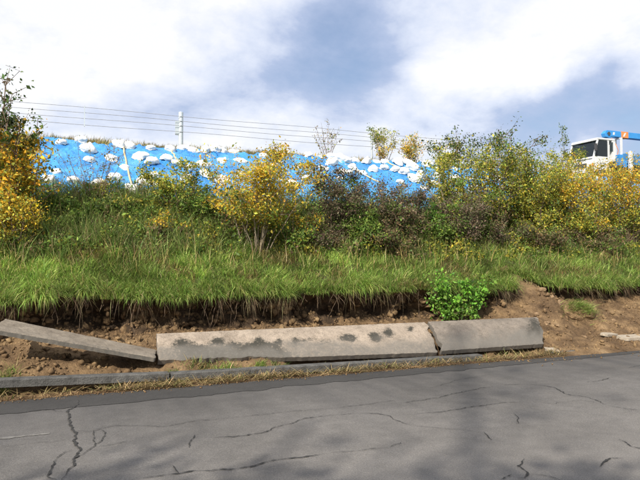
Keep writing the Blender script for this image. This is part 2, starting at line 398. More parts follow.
# bank from the scarp's lip up to the highway and down the far side
rows = [0, .02, .05, .1, .2, .3, .45, .6, .8, 1.0]; YS = np.concatenate([np.arange(11.0, 18.7, .22), np.array([18.7, 20, 21, 22, 22.6, 25, 28, 28.5, 29, 33, 40.0])])
V = []
for r_ in rows:
    for x in SX:
        y0 = scarp_y(x); y = y0+(10.8-y0)*r_; V.append((x, y, H(x, y)))
for y in YS:
    for x in SX: V.append((x, y, H(x, y)))
nr = len(rows)+len(YS); i = np.arange(nr-1)[:, None]*nx+np.arange(nx-1)[None, :]
tag(mesh_np('embankment', np.array(V), [GRID(i, nx)], M_BANK, smooth=True), kind='structure')
xs = np.linspace(-30, 60, 46); V = []
for x in xs: V += [(x, 22.65, H(x, 22.65)+.01), (x, 27.7, H(x, 27.7)+.01)]
i = np.arange(len(xs)-1)*2
tag(mesh_np('highway', np.array(V), [np.stack([i, i+2, i+3, i+1], -1)], M_HWY), kind='structure')

# ------------------------------------------------------------------ grass and straw
def blades(name, roots, L, az, lean, curve, width, cols, mat, seg=3, parent=None):
    n = len(roots); t = np.linspace(0, 1, seg+1)[None, :]
    dirx, diry = np.cos(az)[:, None], np.sin(az)[:, None]
    th = lean[:, None]+curve[:, None]*t                       # angle from vertical along the blade
    ds = (L/seg)[:, None]
    hor = np.concatenate([np.zeros((n, 1)), np.cumsum(np.sin(th[:, :-1])*ds, 1)], 1)
    ver = np.concatenate([np.zeros((n, 1)), np.cumsum(np.cos(th[:, :-1])*ds, 1)], 1)
    P = np.stack([roots[:, 0:1]+hor*dirx, roots[:, 1:2]+hor*diry, roots[:, 2:3]+ver], -1)
    fa = az+np.pi/2+rng.normal(0, .6, n); side = np.stack([np.cos(fa), np.sin(fa), np.zeros(n)], -1)[:, None, :]
    w = (width[:, None]*np.array([1, .9, .65, .0] if seg == 3 else np.linspace(1, 0, seg+1))[None, :])[..., None]*.5
    A = P+side*w; B = P-side*w
    V = np.concatenate([A[:, :-1], B[:, :-1], P[:, -1:]], 1); m = 2*seg+1
    base = np.arange(n)[:, None]*m
    Q = np.concatenate([np.stack([base[:, 0]+k, base[:, 0]+k+1, base[:, 0]+seg+k+1, base[:, 0]+seg+k], -1) for k in range(seg-1)])
    T = np.stack([base[:, 0]+seg-1, base[:, 0]+2*seg, base[:, 0]+2*seg-1], -1)
    C = np.repeat(cols, m, 0)
    return mesh_np(name, V.reshape(-1, 3), [Q, T], mat, parent, C)
def pick(pal, n, jit=.22):
    c = np.array([p[0] for p in pal]); w = np.array([p[1] for p in pal], float); w /= w.sum()
    k = rng.choice(len(pal), n, p=w); out = c[k]*(1+rng.normal(0, jit, (n, 1))); out *= 1+rng.normal(0, .06, (n, 3))
    return np.clip(out, .005, .9)
def patchy(X, Y, s, seed):
    return np.array([fbm(x*s, y*s, seed, 3) for x, y in zip(X, Y)])
G_BRIGHT = [((.24, .34, .07), 5), ((.18, .29, .055), 4), ((.32, .35, .10), 2.5), ((.11, .18, .04), 2), ((.44, .37, .18), 1.2)]
G_DARK = [((.10, .16, .045), 4), ((.16, .23, .06), 3), ((.27, .30, .10), 2.5), ((.38, .31, .17), 1.6), ((.22, .16, .09), 1)]
G_DRY = [((.36, .27, .11), 3), ((.28, .20, .08), 3), ((.22, .22, .07), 2), ((.44, .36, .18), 2)]
def frame_x(n, Y, p0=-60, p1=720):                # X sampled evenly over the columns the picture sees, plus a margin
    px = rng.uniform(p0, p1, n); u = (px-CX)/F_PX; return Y*(SY+u*CYW)/(CYW-u*SY)
def grass_patch(name, label, n, y0, y1, pal, L0, L1, wid, lean=(.1, .7), az0=-math.pi/2, azs=1.3, curve=(.5, 1.6), ypow=1.0, dark=0, p1=720):
    Y = y0+(y1-y0)*rng.random(n)**ypow; X = frame_x(n, Y, -60, p1)
    sy = np.array([scarp_y(x) for x in X]); Y = np.maximum(Y, sy+.01+.05*rng.random(n))
    pt = patchy(X, Y, .9, 11); pt2 = patchy(X, Y, 2.6, 19)
    Z = np.array([H(x, y) for x, y in zip(X, Y)])-.01
    L = rng.uniform(L0, L1, n)*(1+.9*pt2); cols = pick(pal, n, .3)*(1+.75*pt+.3*pt2)[:, None]
    dry = (patchy(X, Y, 1.4, 71) > .22) & (rng.random(n) < .55); cols[dry] = pick(G_DRY, int(dry.sum()))*.8
    az = az0+rng.normal(0, azs, n)+pt2*2.0
    o = blades(name, np.stack([X, Y, Z], 1), L, az, rng.uniform(*lean, n), rng.uniform(*curve, n), rng.uniform(.7, 1.3, n)*wid, cols, M_GRASS)
    return tag(o, label, 'grass', kind='stuff')
grass_patch('terrace_grass', 'bright green grass growing on the terrace above the dark scarp', 80000, 9.6, 11.5, G_BRIGHT, .06, .21, .010, (.1, .9))
grass_patch('slope_grass', 'darker mixed grass and weeds on the slope among the shrubs', 34000, 11.2, 13.7, G_DARK, .12, .36, .012, (.0, .8))
grass_patch('crest_grass', 'dry brown grass along the crest below the cable fence', 30000, 16.25, 19.0, G_DRY+[((.30, .30, .09), 5)], .05, .17, .010, (.0, .6), curve=(.2, 1.0))
# fringe hanging over the lip of the scarp
n = 26000
X = frame_x(n, 9.7); sy = np.array([scarp_y(x) for x in X]); Y = sy+rng.random(n)**1.6*.4-.03
pt = patchy(X, X*0, 1.7, 31)
keep = rng.random(n) < np.clip(.8+pt*1.8, .35, 1); X, Y, pt = X[keep], Y[keep], pt[keep]; n = len(X)
Z = np.array([H(x, y) for x, y in zip(X, Y)])-.01
tag(blades('hanging_grass', np.stack([X, Y, Z], 1), rng.uniform(.10, .38, n)*np.clip(1.05+1.9*pt, .35, 1.75), -math.pi/2+rng.normal(0, .6, n), rng.uniform(.3, 1.2, n), rng.uniform(1.2, 2.6, n), rng.uniform(.007, .016, n), pick(G_BRIGHT, n, .3)*(1+.6*pt)[:, None], M_GRASS, 4),
    'long green grass hanging over the lip of the eroded scarp', 'grass', kind='stuff')
# tall broad weeds: arching clumps scattered over the slope
def tussocks(name, label, spots, pal, per=70, L=(.3, .7), w=.014):
    rt, Ls, az, le, cu, ww = [], [], [], [], [], []
    for (x, y) in spots:
        z = H(x, y); r = rng.normal(0, .07, (per, 2))
        rt.append(np.column_stack([x+r[:, 0], y+r[:, 1], np.full(per, z-.02)])); Ls.append(rng.uniform(*L, per)*rng.uniform(.75, 1.25))
        az.append(np.arctan2(r[:, 1], r[:, 0])+rng.normal(0, .3, per)); le.append(rng.uniform(.05, .6, per)); cu.append(rng.uniform(.5, 2.0, per)); ww.append(rng.uniform(.6, 1.2, per)*w)
    rt = np.concatenate(rt); n = len(rt)
    k = np.repeat(np.arange(len(spots)), per); tint = 1+rng.normal(0, .18, len(spots))
    return tag(blades(name, rt, np.concatenate(Ls), np.concatenate(az), np.concatenate(le), np.concatenate(cu), np.concatenate(ww), pick(pal, n)*tint[k][:, None], M_GRASS, 4), label, 'grass', kind='stuff')
sp = [(float(frame_x(1, np.array([y]))[0]), y) for y in 9.75+1.5*rng.random(110)**1.6]
tussocks('grass_tussocks', 'arching clumps of long bright grass standing in the terrace grass', sp, G_BRIGHT, 45, (.14, .34), .013)
sp = []
for y in rng.uniform(11.3, 13.5, 120): sp.append((float(frame_x(1, np.array([y]), -60, 700)[0]), y))
for y in rng.uniform(11.0, 13.1, 140): sp.append((float(frame_x(1, np.array([y]), -20, 225)[0]), y))
tussocks('tall_weeds', 'tall arching grass weeds on the slope below the blue tarps', sp, G_DARK+[((.20, .30, .07), 5), ((.30, .36, .12), 3)], 45, (.28, .64), .018)
n = 1500
Y = rng.uniform(10.5, 13.2, n); X = frame_x(n, Y); Z = np.array([H(x, y) for x, y in zip(X, Y)])
tag(blades('dry_stalks', np.stack([X, Y, Z], 1), rng.uniform(.25, .7, n), rng.uniform(-math.pi, math.pi, n), rng.uniform(0, .5, n), rng.uniform(.1, 1.2, n), rng.uniform(.006, .011, n), pick(G_DRY, n)*1.25, M_STRAW, 4),
    'pale dry stalks standing among the green slope grass', 'grass', kind='stuff')
# dry straw along the kerb
n = 8000
X = frame_x(n, 7.92, -60, 560); Y = 7.80+rng.random(n)**1.2*.26+.02*np.sin(X*3)
den_ = patchy(X, Y*0, 1.3, 41); keep = rng.random(n) < np.clip(.75+den_*1.4, .1, 1)*np.clip((X+.15)/.7, .12, 1); X, Y = X[keep], Y[keep]; n = len(X)
Z = np.array([max(0.002, soil_z(x, y)) for x, y in zip(X, Y)])+rng.random(n)*.05
tag(blades('straw_strip', np.stack([X, Y, Z], 1), rng.uniform(.06, .22, n), rng.uniform(-math.pi, math.pi, n), rng.uniform(.9, 1.5, n), rng.uniform(0, .5, n), rng.uniform(.004, .009, n),
    pick([((.36, .27, .13), 4), ((.26, .19, .085), 3), ((.15, .11, .05), 3), ((.16, .19, .05), 1)], n), M_STRAW),
    'dry straw litter strewn in front of the kerb', 'straw', kind='stuff')
# weeds rooted in the soil before the slabs
def tuft(name, label, px, Y, z, rad, n, pal, L, group=None, azs=3.2, az0=0, lean=(.1, .9)):
    X0, d = at_Y(px, Y); r = rng.normal(0, 1, (n, 2))*np.array(rad)
    rt = np.column_stack([X0+r[:, 0], Y+r[:, 1], np.array([(soil_z(X0+a, Y+b) if z is None else z) for a, b in r])-.01])
    o = blades(name, rt, rng.uniform(*L, n), az0+rng.uniform(-azs, azs, n), rng.uniform(*lean, n), rng.uniform(.4, 1.8, n), rng.uniform(.006, .012, n), pick(pal, n), M_GRASS, 4)
    return tag(o, label, 'grass tuft', group)
tuft('grass_tuft', 'bright green grass tuft between the kerb and the long slab', 228, 8.12, None, (.11, .03), 240, G_BRIGHT, (.08, .2))
tuft('grass_tuft', 'small green weed at the broken lower edge of the long slab', 261, 8.16, None, (.05, .02), 200, G_BRIGHT, (.06, .14))
tuft('grass_tuft', 'low green weed by the left end of the long slab', 172, 8.15, None, (.045, .02), 200, G_DARK, (.05, .12))
tuft('grass_tuft', 'grass tuft at the far left beneath the tilted slab', 1, 8.2, None, (.10, .06), 260, G_BRIGHT+[((.4, .32, .15), 3)], (.12, .32))
tuft('grass_tuft', 'tangled tan and green grass on the soil before the long slab', 200, 8.2, None, (.10, .03), 220, G_DRY+G_DARK, (.06, .16))
tuft('grass_tuft', 'dark grass clump right of the bright tuft before the long slab', 280, 8.2, None, (.06, .025), 180, G_DARK, (.05, .12))
tuft('grass_tuft', 'dry tan tuft where the two slabs meet the straw', 459, 8.04, None, (.09, .03), 160, G_DRY, (.08, .22))

# ------------------------------------------------------------------ shrubs and trees
LEAFS = {
 'yellow': [((.56, .37, .03), 4), ((.64, .43, .05), 3), ((.38, .36, .05), 3), ((.24, .28, .05), 3), ((.45, .24, .04), .7)],
 'yellowgreen': [((.34, .33, .05), 4), ((.46, .37, .05), 3), ((.20, .24, .045), 4), ((.11, .16, .03), 2)],
 'gold': [((.60, .39, .03), 4), ((.62, .32, .03), 3), ((.44, .38, .06), 3), ((.26, .29, .05), 2.5)],
 'green': [((.10, .17, .03), 4), ((.15, .22, .04), 3), ((.07, .11, .025), 3), ((.24, .26, .05), 1)],
 'darkgreen': [((.045, .075, .022), 5), ((.07, .11, .03), 3), ((.10, .12, .05), 2), ((.12, .09, .05), 1)],
 'purple': [((.11, .078, .055), 4), ((.16, .115, .085), 3), ((.09, .09, .045), 3), ((.25, .19, .12), 2), ((.11, .15, .05), 2.5)],
 'brown': [((.16, .105, .06), 4), ((.10, .09, .045), 3), ((.23, .17, .08), 2), ((.10, .14, .04), 2.5)],
 'bright': [((.14, .30, .035), 5), ((.20, .36, .06), 3), ((.08, .19, .03), 3)],
 'tan': [((.34, .27, .15), 3), ((.24, .24, .10), 2), ((.20, .15, .08), 2)],
}
def leaves_mesh(name, P, size, cols, parent, droop=.3, aspect=.5):
    n = len(P); d = rng.normal(0, 1, (n, 3)); d[:, 2] -= droop; d /= np.linalg.norm(d, axis=1)[:, None]
    s = np.cross(d, rng.normal(0, 1, (n, 3))); s /= np.linalg.norm(s, axis=1)[:, None]
    up = np.cross(d, s); L = (size*np.clip(rng.lognormal(-.08, .38, n), .35, 2.0))[:, None]
    base = P; tip = P+d*L; m = P+d*L*.45+up*L*.10
    V = np.stack([base, m+s*L*aspect*.5, tip, m-s*L*aspect*.5], 1).reshape(-1, 3)
    b = np.arange(n)[:, None]*4
    return mesh_np(name, V, [np.concatenate([b+np.array([[0, 1, 2]]), b+np.array([[0, 2, 3]])])], M_LEAF, parent, np.repeat(cols, 4, 0))
def shrub(name, label, base, height, width, n_leaf, leaf, pals, cat='shrub', group=None, stems=9, style='vase', sigma=.06, bark=None,
          low=.15, sub=7, r0=.014, lean=(0, 0), depth=None, aspect=.55, blen=.42, dens=1.9, green=.16):
    """pals = (palette low in the crown, palette high, height fraction where they change)"""
    root = empty(name, base); tag(root, label, cat, group)
    n_leaf = int(n_leaf*dens); stems = int(stems*1.3)
    depth = depth or width*.85; paths = []; tips = []
    for k in range(stems):
        a = rng.uniform(0, 2*np.pi); rr = math.sqrt(rng.random())
        hh = height*(rng.uniform(.62, 1.0) if style != 'dome' else rng.uniform(.45, .95)*(1-.35*rr*rr))
        if k == 0: hh = height*.96; rr *= .4
        if style == 'upright': rr *= .7
        e = np.array([math.cos(a)*rr*width*.50+lean[0]*hh, math.sin(a)*rr*depth*.50+lean[1]*hh, hh])
        b = np.array([math.cos(a)*rr*.10*width, math.sin(a)*rr*.10*width, -.05])
        c = b*.4+e*.6; c[2] *= .80 if style != 'dome' else 1.0; c[:2] *= .85
        c += rng.normal(0, .05*height, 3)*np.array([1, 1, .2])
        t = np.linspace(0, 1, 8)[:, None]; pts = (1-t)**2*b+2*t*(1-t)*c+t*t*e
        pts[1:] += rng.normal(0, .012*height, (7, 3)); paths.append((pts, np.linspace(r0, r0*.22, 8)*rng.uniform(.7, 1.2)))
        for j in range(sub):
            tt = rng.uniform(low, .97); p = pts[min(6, int(tt*7))]+(pts[min(7, int(tt*7)+1)]-pts[min(6, int(tt*7))])*(tt*7 % 1)
            ba = rng.uniform(0, 2*np.pi); bl = height*blen*rng.uniform(.4, 1)*(1.1-.6*tt)
            up = rng.uniform(.2, 1.0) if style != 'upright' else rng.uniform(1.0, 2.2)
            dv = np.array([math.cos(ba)*width/max(height, .1)*1.1, math.sin(ba)*depth/max(height, .1)*1.1, up]); dv /= np.linalg.norm(dv)
            q = np.array([p, p+dv*bl*.5+rng.normal(0, .02*height, 3), p+dv*bl+rng.normal(0, .03*height, 3)])
            q[:, 2] = np.minimum(q[:, 2], height*1.02)
            paths.append((q, np.array([r0*.45, r0*.3, r0*.15]))); tips.append(q)
        tips.append(pts[4:])
    v, qd = tube_arrays(paths, 4); mesh_np('stems', v, [qd], bark or M_BARK, root, smooth=True)
    if n_leaf:
        w = rng.gamma(1.6, 1, len(tips)); w /= w.sum(); k = rng.choice(len(tips), n_leaf, p=w); P = np.zeros((n_leaf, 3))
        for i_, tp in enumerate(tips):
            m = np.where(k == i_)[0]
            if len(m) == 0: continue
            s = rng.random(len(m))**.8*(len(tp)-1); j = np.minimum(s.astype(int), len(tp)-2); f = (s-j)[:, None]
            P[m] = tp[j]*(1-f)+tp[j+1]*f
        P += rng.normal(0, sigma, P.shape)*np.array([1, 1, .8]); P[:, 2] = np.maximum(P[:, 2], .03)
        hf = P[:, 2]/height+rng.normal(0, .10, n_leaf)
        lo, hi = pick(LEAFS[pals[0]], n_leaf)*1.14, pick(LEAFS[pals[1]], n_leaf)*1.14
        tint = (1+rng.normal(0, .16, len(tips)))[k][:, None]
        gr = (rng.random(len(tips)) < green)[k] & (rng.random(n_leaf) < .8); gl = pick(LEAFS['green'], n_leaf)*1.2; lo = np.where(gr[:, None], gl, lo); hi = np.where(gr[:, None], gl, hi)
        leaves_mesh('crown', P, leaf, np.where((hf > pals[2])[:, None], hi, lo)*tint, root, aspect=aspect)
    return root
def shrub_px(label, px, Y, top, wpx, n_leaf, leaf, pals, z=None, **kw):
    X, d = at_Y(px, Y); zb = H(X, Y) if z is None else z
    return shrub(kw.pop('name', 'shrub'), label, (X, Y, zb-.02), z_at(top, d)-zb, wpx*d/F_PX, n_leaf, leaf, pals, **kw)
# left edge: tall tree with green top and gold lower leaves, yellow bush below it
shrub_px('tall leafy tree at the left edge with dark green top and orange lower leaves', 17, 11.9, 110, 96, 4900, .058, ('gold', 'darkgreen', .83), name='autumn_tree', cat='tree', stems=10, sigma=.06, r0=.022, sub=10, green=.2)
shrub_px('slender dark green sapling rising highest at the left edge', -8, 11.6, 64, 40, 260, .07, ('darkgreen', 'darkgreen', .5), name='sapling', cat='tree', stems=3, style='upright', sigma=.05, r0=.02, low=.45, lean=(.02, 0))
shrub_px('bright yellow bush at the left edge under the tall tree', 16, 11.3, 184, 72, 2600, .042, ('yellowgreen', 'yellow', .35), stems=10, style='dome', sigma=.06, green=.05)
shrub_px('bare twiggy shrub with few leaves before the left end of tarp', 92, 12.9, 134, 84, 330, .036, ('tan', 'tan', .5), stems=11, sub=6, sigma=.03, bark=M_BARK, r0=.009)
shrub_px('low green bush under the left end of the blue tarp', 56, 12.2, 188, 72, 2400, .05, ('green', 'green', .6), stems=9, style='dome', sigma=.06)
shrub_px('green weedy bush below the tarp rope', 118, 12.4, 192, 80, 2000, .05, ('green', 'yellowgreen', .7), stems=9, style='dome', sigma=.06)
shrub_px('green and yellow shrub left of the big yellow bush', 176, 12.5, 158, 66, 3600, .045, ('green', 'yellowgreen', .4), stems=9, sigma=.065)
shrub_px('green bush between the green and yellow shrub and the big yellow bush', 205, 12.2, 184, 48, 1900, .045, ('green', 'green', .5), stems=9, sigma=.06, style='dome')
shrub_px('small dry orange bush below the green and yellow shrub', 164, 11.7, 212, 56, 1100, .04, ('brown', 'yellow', .6), stems=9, style='dome', sigma=.06)
shrub_px('biggest bright yellow bush standing before the tarp centre', 256, 11.5, 146, 132, 8200, .044, ('yellowgreen', 'yellow', .34), stems=19, sigma=.07, low=.28, sub=9, r0=.012, bark=M_BARK2, green=.05)
shrub_px('low yellow and green bush at the right foot of the biggest yellow bush', 296, 11.4, 200, 50, 2000, .042, ('green', 'yellow', .55), stems=8, style='dome', sigma=.06)
shrub_px('dark purple brown bush right of the biggest yellow bush', 336, 11.7, 166, 66, 7000, .04, ('purple', 'purple', .5), stems=13, sigma=.065, low=.05)
shrub_px('wide brown bush in the middle of the bank', 398, 11.7, 170, 82, 8000, .04, ('brown', 'purple', .45), stems=15, sigma=.065, low=.05)
shrub_px('low dark bush at the foot of the purple brown bush', 318, 11.35, 214, 50, 2600, .04, ('purple', 'brown', .5), stems=10, style='dome', sigma=.06)
shrub_px('small fresh green bush between the two brown bushes', 362, 11.5, 206, 48, 1800, .05, ('green', 'green', .5), stems=8, style='dome', sigma=.06)
shrub_px('brown green bush low before the wide brown bush', 384, 11.35, 218, 60, 2600, .04, ('brown', 'brown', .5), stems=10, style='dome', sigma=.06)
shrub_px('small green weed bush right of the wide brown bush', 434, 11.7, 202, 46, 1800, .05, ('green', 'bright', .75), stems=8, style='dome', sigma=.06)
shrub_px('thin nearly bare sapling against the sky left of the fence spacer', 328, 16.7, 120, 46, 170, .045, ('tan', 'tan', .5), name='sapling', cat='tree', stems=6, sub=7, style='upright', sigma=.03, r0=.008)
shrub_px('pale yellow upright willow on the crest', 384, 16.7, 127, 42, 1000, .045, ('gold', 'yellowgreen', .5), name='willow', cat='tree', stems=8, style='upright', sigma=.06, r0=.010)
shrub_px('orange yellow upright willow on the crest beside the pale one', 412, 16.6, 132, 38, 1000, .045, ('gold', 'gold', .5), name='willow', cat='tree', stems=7, style='upright', sigma=.06, r0=.010)
shrub_px('tall thin stemmed tree with dark tip, left of the pair beside truck', 452, 12.6, 119, 76, 3000, .05, ('yellowgreen', 'darkgreen', .74), name='slender_tree', cat='tree', stems=6, style='vase', sigma=.07, r0=.02, low=.2, bark=M_BARK2, blen=.36, sub=9, green=.1)
shrub_px('leafy yellow green tree with dark top twigs next to the thin tree', 496, 12.4, 121, 104, 5600, .05, ('yellowgreen', 'darkgreen', .74), name='slender_tree', cat='tree', stems=11, sigma=.08, r0=.018, low=.12, blen=.4, sub=9)
shrub_px('loose olive shrub filling between the slender trees', 472, 12.3, 150, 84, 3400, .048, ('yellowgreen', 'yellowgreen', .5), stems=10, sigma=.08, low=.1)
shrub_px('olive green shrub joining the slender trees to the thicket', 526, 12.5, 146, 60, 3000, .048, ('yellowgreen', 'green', .7), stems=9, sigma=.08, low=.1)
shrub_px('dark purple bush low on the slope under the slender trees', 462, 11.7, 190, 72, 6200, .04, ('purple', 'purple', .5), stems=13, style='dome', sigma=.07)
shrub_px('purple grey bush at the foot of the yellow thicket', 504, 11.6, 206, 56, 3200, .04, ('purple', 'brown', .5), stems=10, style='dome', sigma=.065)
shrub_px('yellow green bush at the left of the thicket below the truck', 532, 12.1, 160, 84, 6000, .044, ('yellowgreen', 'yellowgreen', .4), stems=16, sigma=.075, low=.12)
shrub_px('tall feathery shrub with a sprig rising beside the truck cab', 568, 12.9, 126, 60, 1300, .042, ('yellowgreen', 'green', .75), stems=5, style='upright', sigma=.04, sub=8, blen=.3)
shrub_px('broad yellow bush in the middle of the thicket below the truck', 576, 11.9, 158, 92, 7000, .044, ('yellowgreen', 'yellow', .42), stems=18, sigma=.08, low=.12, green=.08)
shrub_px('olive bush filling the back of the thicket under the truck', 548, 12.8, 150, 84, 4200, .046, ('green', 'yellowgreen', .35), stems=14, sigma=.08, low=.15)
shrub_px('yellow olive bush at the back of the thicket under the crane', 604, 12.9, 158, 76, 4200, .046, ('yellowgreen', 'yellow', .5), stems=14, sigma=.08, low=.15)
shrub_px('golden bush at the right edge below the crane', 626, 11.9, 156, 86, 6600, .044, ('yellowgreen', 'gold', .45), stems=17, sigma=.08, low=.12, green=.06)
shrub_px('green gold bush beyond the right edge', 668, 12.0, 166, 76, 5500, .044, ('green', 'yellow', .45), stems=13, sigma=.08)
shrub_px('dry brown bush at the foot of the golden bush', 600, 11.4, 214, 60, 2200, .042, ('brown', 'yellow', .75), stems=9, style='dome', sigma=.065)
shrub_px('dry olive bush low at the foot of the broad yellow bush', 546, 11.4, 214, 64, 2400, .042, ('brown', 'yellowgreen', .6), stems=9, style='dome', sigma=.065)
shrub_px('green leafy plant spilling over the scarp behind the slabs', 454, 9.5, 272, 86, 1500, .052, ('bright', 'bright', .5), z=.48, name='leafy_plant', cat='plant', stems=11, style='vase', sigma=.05, r0=.007, aspect=.7, depth=.5, low=.05)
shrub_px('leafy clump trailing over the lip beside the bright green plant', 484, 9.85, 274, 34, 500, .05, ('bright', 'green', .4), name='leafy_plant', cat='plant', stems=8, style='dome', sigma=.05, r0=.006)
# low leafy cover filling the slope between the shrubs
n = 90000
Y = rng.uniform(11.0, 13.5, n); X = frame_x(n, Y); p_ = patchy(X, Y, 1.5, 61)
keep = p_ > -.2; X, Y, p_ = X[keep], Y[keep], p_[keep]; n = len(X)
P = np.column_stack([X, Y, np.array([H(x, y) for x, y in zip(X, Y)])+rng.random(n)**1.2*(.08+.58*np.clip(p_+.2, 0, .7))])
q_ = patchy(X, Y, 1.1, 66)+rng.normal(0, .08, n)
cols = np.where((q_ > .20)[:, None], pick(LEAFS['yellowgreen'], n), np.where((q_ > -.02)[:, None], pick(LEAFS['green'], n)*1.25, np.where((q_ > -.2)[:, None], pick(LEAFS['green'], n), pick(LEAFS['brown'], n)*1.4)))
tag(leaves_mesh('slope_undergrowth', P, .055, cols, None), 'low leafy undergrowth covering the slope between the shrubs', 'undergrowth', kind='stuff')
# trees standing outside the picture, whose shade falls on the road
rng = np.random.default_rng(21)
shrub('shade_tree', 'tall tree on the near roadside left of the viewer', (-8.0, -5.0, -.06), 10.4, 3.2, 15000, .2, ('green', 'yellowgreen', .6), 'tree', stems=14, sigma=.25, r0=.12, low=.45, style='dome')
shrub('shade_tree', 'high open crowned tree far down the near roadside', (-21.4, -14.0, -.06), 22.0, 19, 1500, .34, ('green', 'green', .6), 'tree', stems=13, sigma=.45, r0=.25, low=.4)
rng = np.random.default_rng(22)
# dark tree beyond the highway
X, d = at_Y(648, 31); shrub('roadside_tree', 'dark green tree beyond the highway behind the crane', (X, 31, H(X, 31)-.1), z_at(150, d)-H(X, 31), 4.6, 7000, .12, ('darkgreen', 'darkgreen', .5), 'tree', stems=12, sigma=.2, r0=.08, style='dome')

# ------------------------------------------------------------------ blue tarps
m, t, b = mat_new('blue_tarp'); co = objco(t); n_ = tex(t, 'Noise', 1.6, 6, .6, co)
t.links.new(ramp(t, n_.outputs[0], [(.3, (.025, .21, .60)), (.5, (.05, .32, .74)), (.7, (.12, .44, .84))]), b.inputs['Base Color']); b.inputs['Roughness'].default_value = .42
bump(t, b, tex(t, 'Noise', 5, 6, .65, co, 2.2).outputs[0], 1.0, .09); M_TARP = m
TOPS = [(-.5, 4.0, 16.25), (3.8, 7.5, 16.15), (7.3, 11.2, 16.3), (11.0, 15.0, 16.2), (14.8, 19.0, 16.3), (18.8, 23.0, 16.2)]
TL = ['blue tarp at the left end with a tan rope down it', 'second blue tarp from the left, below the fence post', 'blue tarp in the middle behind the brown bushes', 'blue tarp behind the slender trees', 'blue tarp below the truck showing through the yellow thicket', 'blue tarp beyond the truck at the far right']
def tarp_z(x, y): return H(x, y)+.05+max(0, .09*fbm(x*1.1, y*.6, 14, 3)+.075*(.5-abs(fbm(x*2.4+y*.8, y*1.3, 15, 3)))+.06*(.35-abs(fbm(x*4.5-y*2.5, y*3+x, 25, 3)))+.035*fbm(x*8, y*6, 18, 3))
for k, ((x0, x1, yt), lb) in enumerate(zip(TOPS, TL)):
    nx, ny = int((x1-x0)/.045), 76; V = []
    for j in range(ny+1):
        for i_ in range(nx+1):
            x = x0+(x1-x0)*i_/nx; f = j/ny
            yb = 13.25+.22*fbm(x*.7, 3, 16, 2); ytt = yt+.16*fbm(x*1.3, 8, 16, 3)
            y = yb+(ytt-yb)*f; x += .06*fbm(y*1.2, k*5, 17, 2)
            z = tarp_z(x, y)+.035*(k % 2)+.006
            if j == ny or j == 0: z = H(x, y)+.01
            V.append((x, y, z))
    i = np.arange(ny)[:, None]*(nx+1)+np.arange(nx)[None, :]
    o = mesh_np('blue_tarp', np.array(V), [GRID(i, nx+1)], M_TARP, smooth=True)
    tag(o, lb, 'tarp', 'blue tarps on the bank')

# ------------------------------------------------------------------ sandbags
M_BAG = simple('white_sandbag', (.70, .70, .67), .75, 0, .16, 9, .6, 14)
def bag_mesh(seed):
    bm = bmesh.new(); bmesh.ops.create_uvsphere(bm, u_segments=24, v_segments=15, radius=1)
    for v in bm.verts:
        x, y, z = v.co; s = 1+.36*fbm(x*.9+seed, y*.9, z*.9, 2)+.06*abs(fbm(x*2.5+seed, y*2.5, z*2.5, 2))
        sq = 1/max(.75, (abs(x)**4+abs(y)**4)**.25) if abs(z) < .95 else 1
        v.co = Vector((x*.20*s*sq, y*.145*s*sq, (z*.11 if z > 0 else z*.04)*s+.04+.03*fbm(x*2, y*2+seed, 5, 2)))
    for v in bm.verts:                                     # gathered, tied mouth
        if v.co.x > .15:
            f = (v.co.x-.15)/.1; v.co.x += .03*f; v.co.y *= max(.55, 1-.3*f)*(1+.25*math.sin(9*math.atan2(v.co.z-.05, v.co.y)))
    me = bpy.data.meshes.new('sandbag'); bm.to_mesh(me); bm.free(); me.materials.append(M_BAG)
    for p in me.polygons: p.use_smooth = True
    return me
BAGS = [bag_mesh(s*3.7) for s in range(9)]
TOP_ROW = [(60,147),(80,142.5),(118,147),(127,147),(150,149),(169,151),(182,149),(192,151.5),(213,152.5),(233,151.5),(263,157),(284,154),(308,159),(331,160),(346,162.5),(367,163),(377,161.5),(398,165),(428,168),(320,158.5),(339,161.5),(355,161),(385,163),(409,166.5),(440,169.5),(455,171),(205,151.5),(222,152.5)]
MID_ROW = [(87,151.5),(88,162.5),(55,173),(124,169),(151,166),(177,167),(204,168),(110,160),(140,158),(166,163),(222,164),(240,163),(190,170),(276,166),(299,170),(324,172),(344,176),(363,174.5),(395,171),(384,168.5),(420,178),(412,170),(455,182),(486,184),(500,180),(572,178),(596,177),(332,168),(352,170),(373,171),(404,174),(438,178),(470,181)]
LOW_ROW = [(98,190),(48,183),(131,193),(153,180),(157,189),(186,183),(222,184),(72,182),(114,181),(142,186),(205,181),(240,178),(290,188),(306,183),(321,186),(435,186),(446,192),(473,194),(484,200),(512,190),(586,184),(340,182),(400,185),(425,189),(460,197),(498,195),(415,182)]
ORD = ['first','second','third','fourth','fifth','sixth','seventh','eighth','ninth','tenth','eleventh','twelfth','thirteenth','fourteenth','fifteenth','sixteenth','seventeenth','eighteenth','nineteenth','twentieth','twenty-first','twenty-second','twenty-third','twenty-fourth','twenty-fifth','twenty-sixth','twenty-seventh','twenty-eighth','twenty-ninth','thirtieth','thirty-first','thirty-second','thirty-third','thirty-fourth','thirty-fifth','thirty-sixth','thirty-seventh','thirty-eighth']
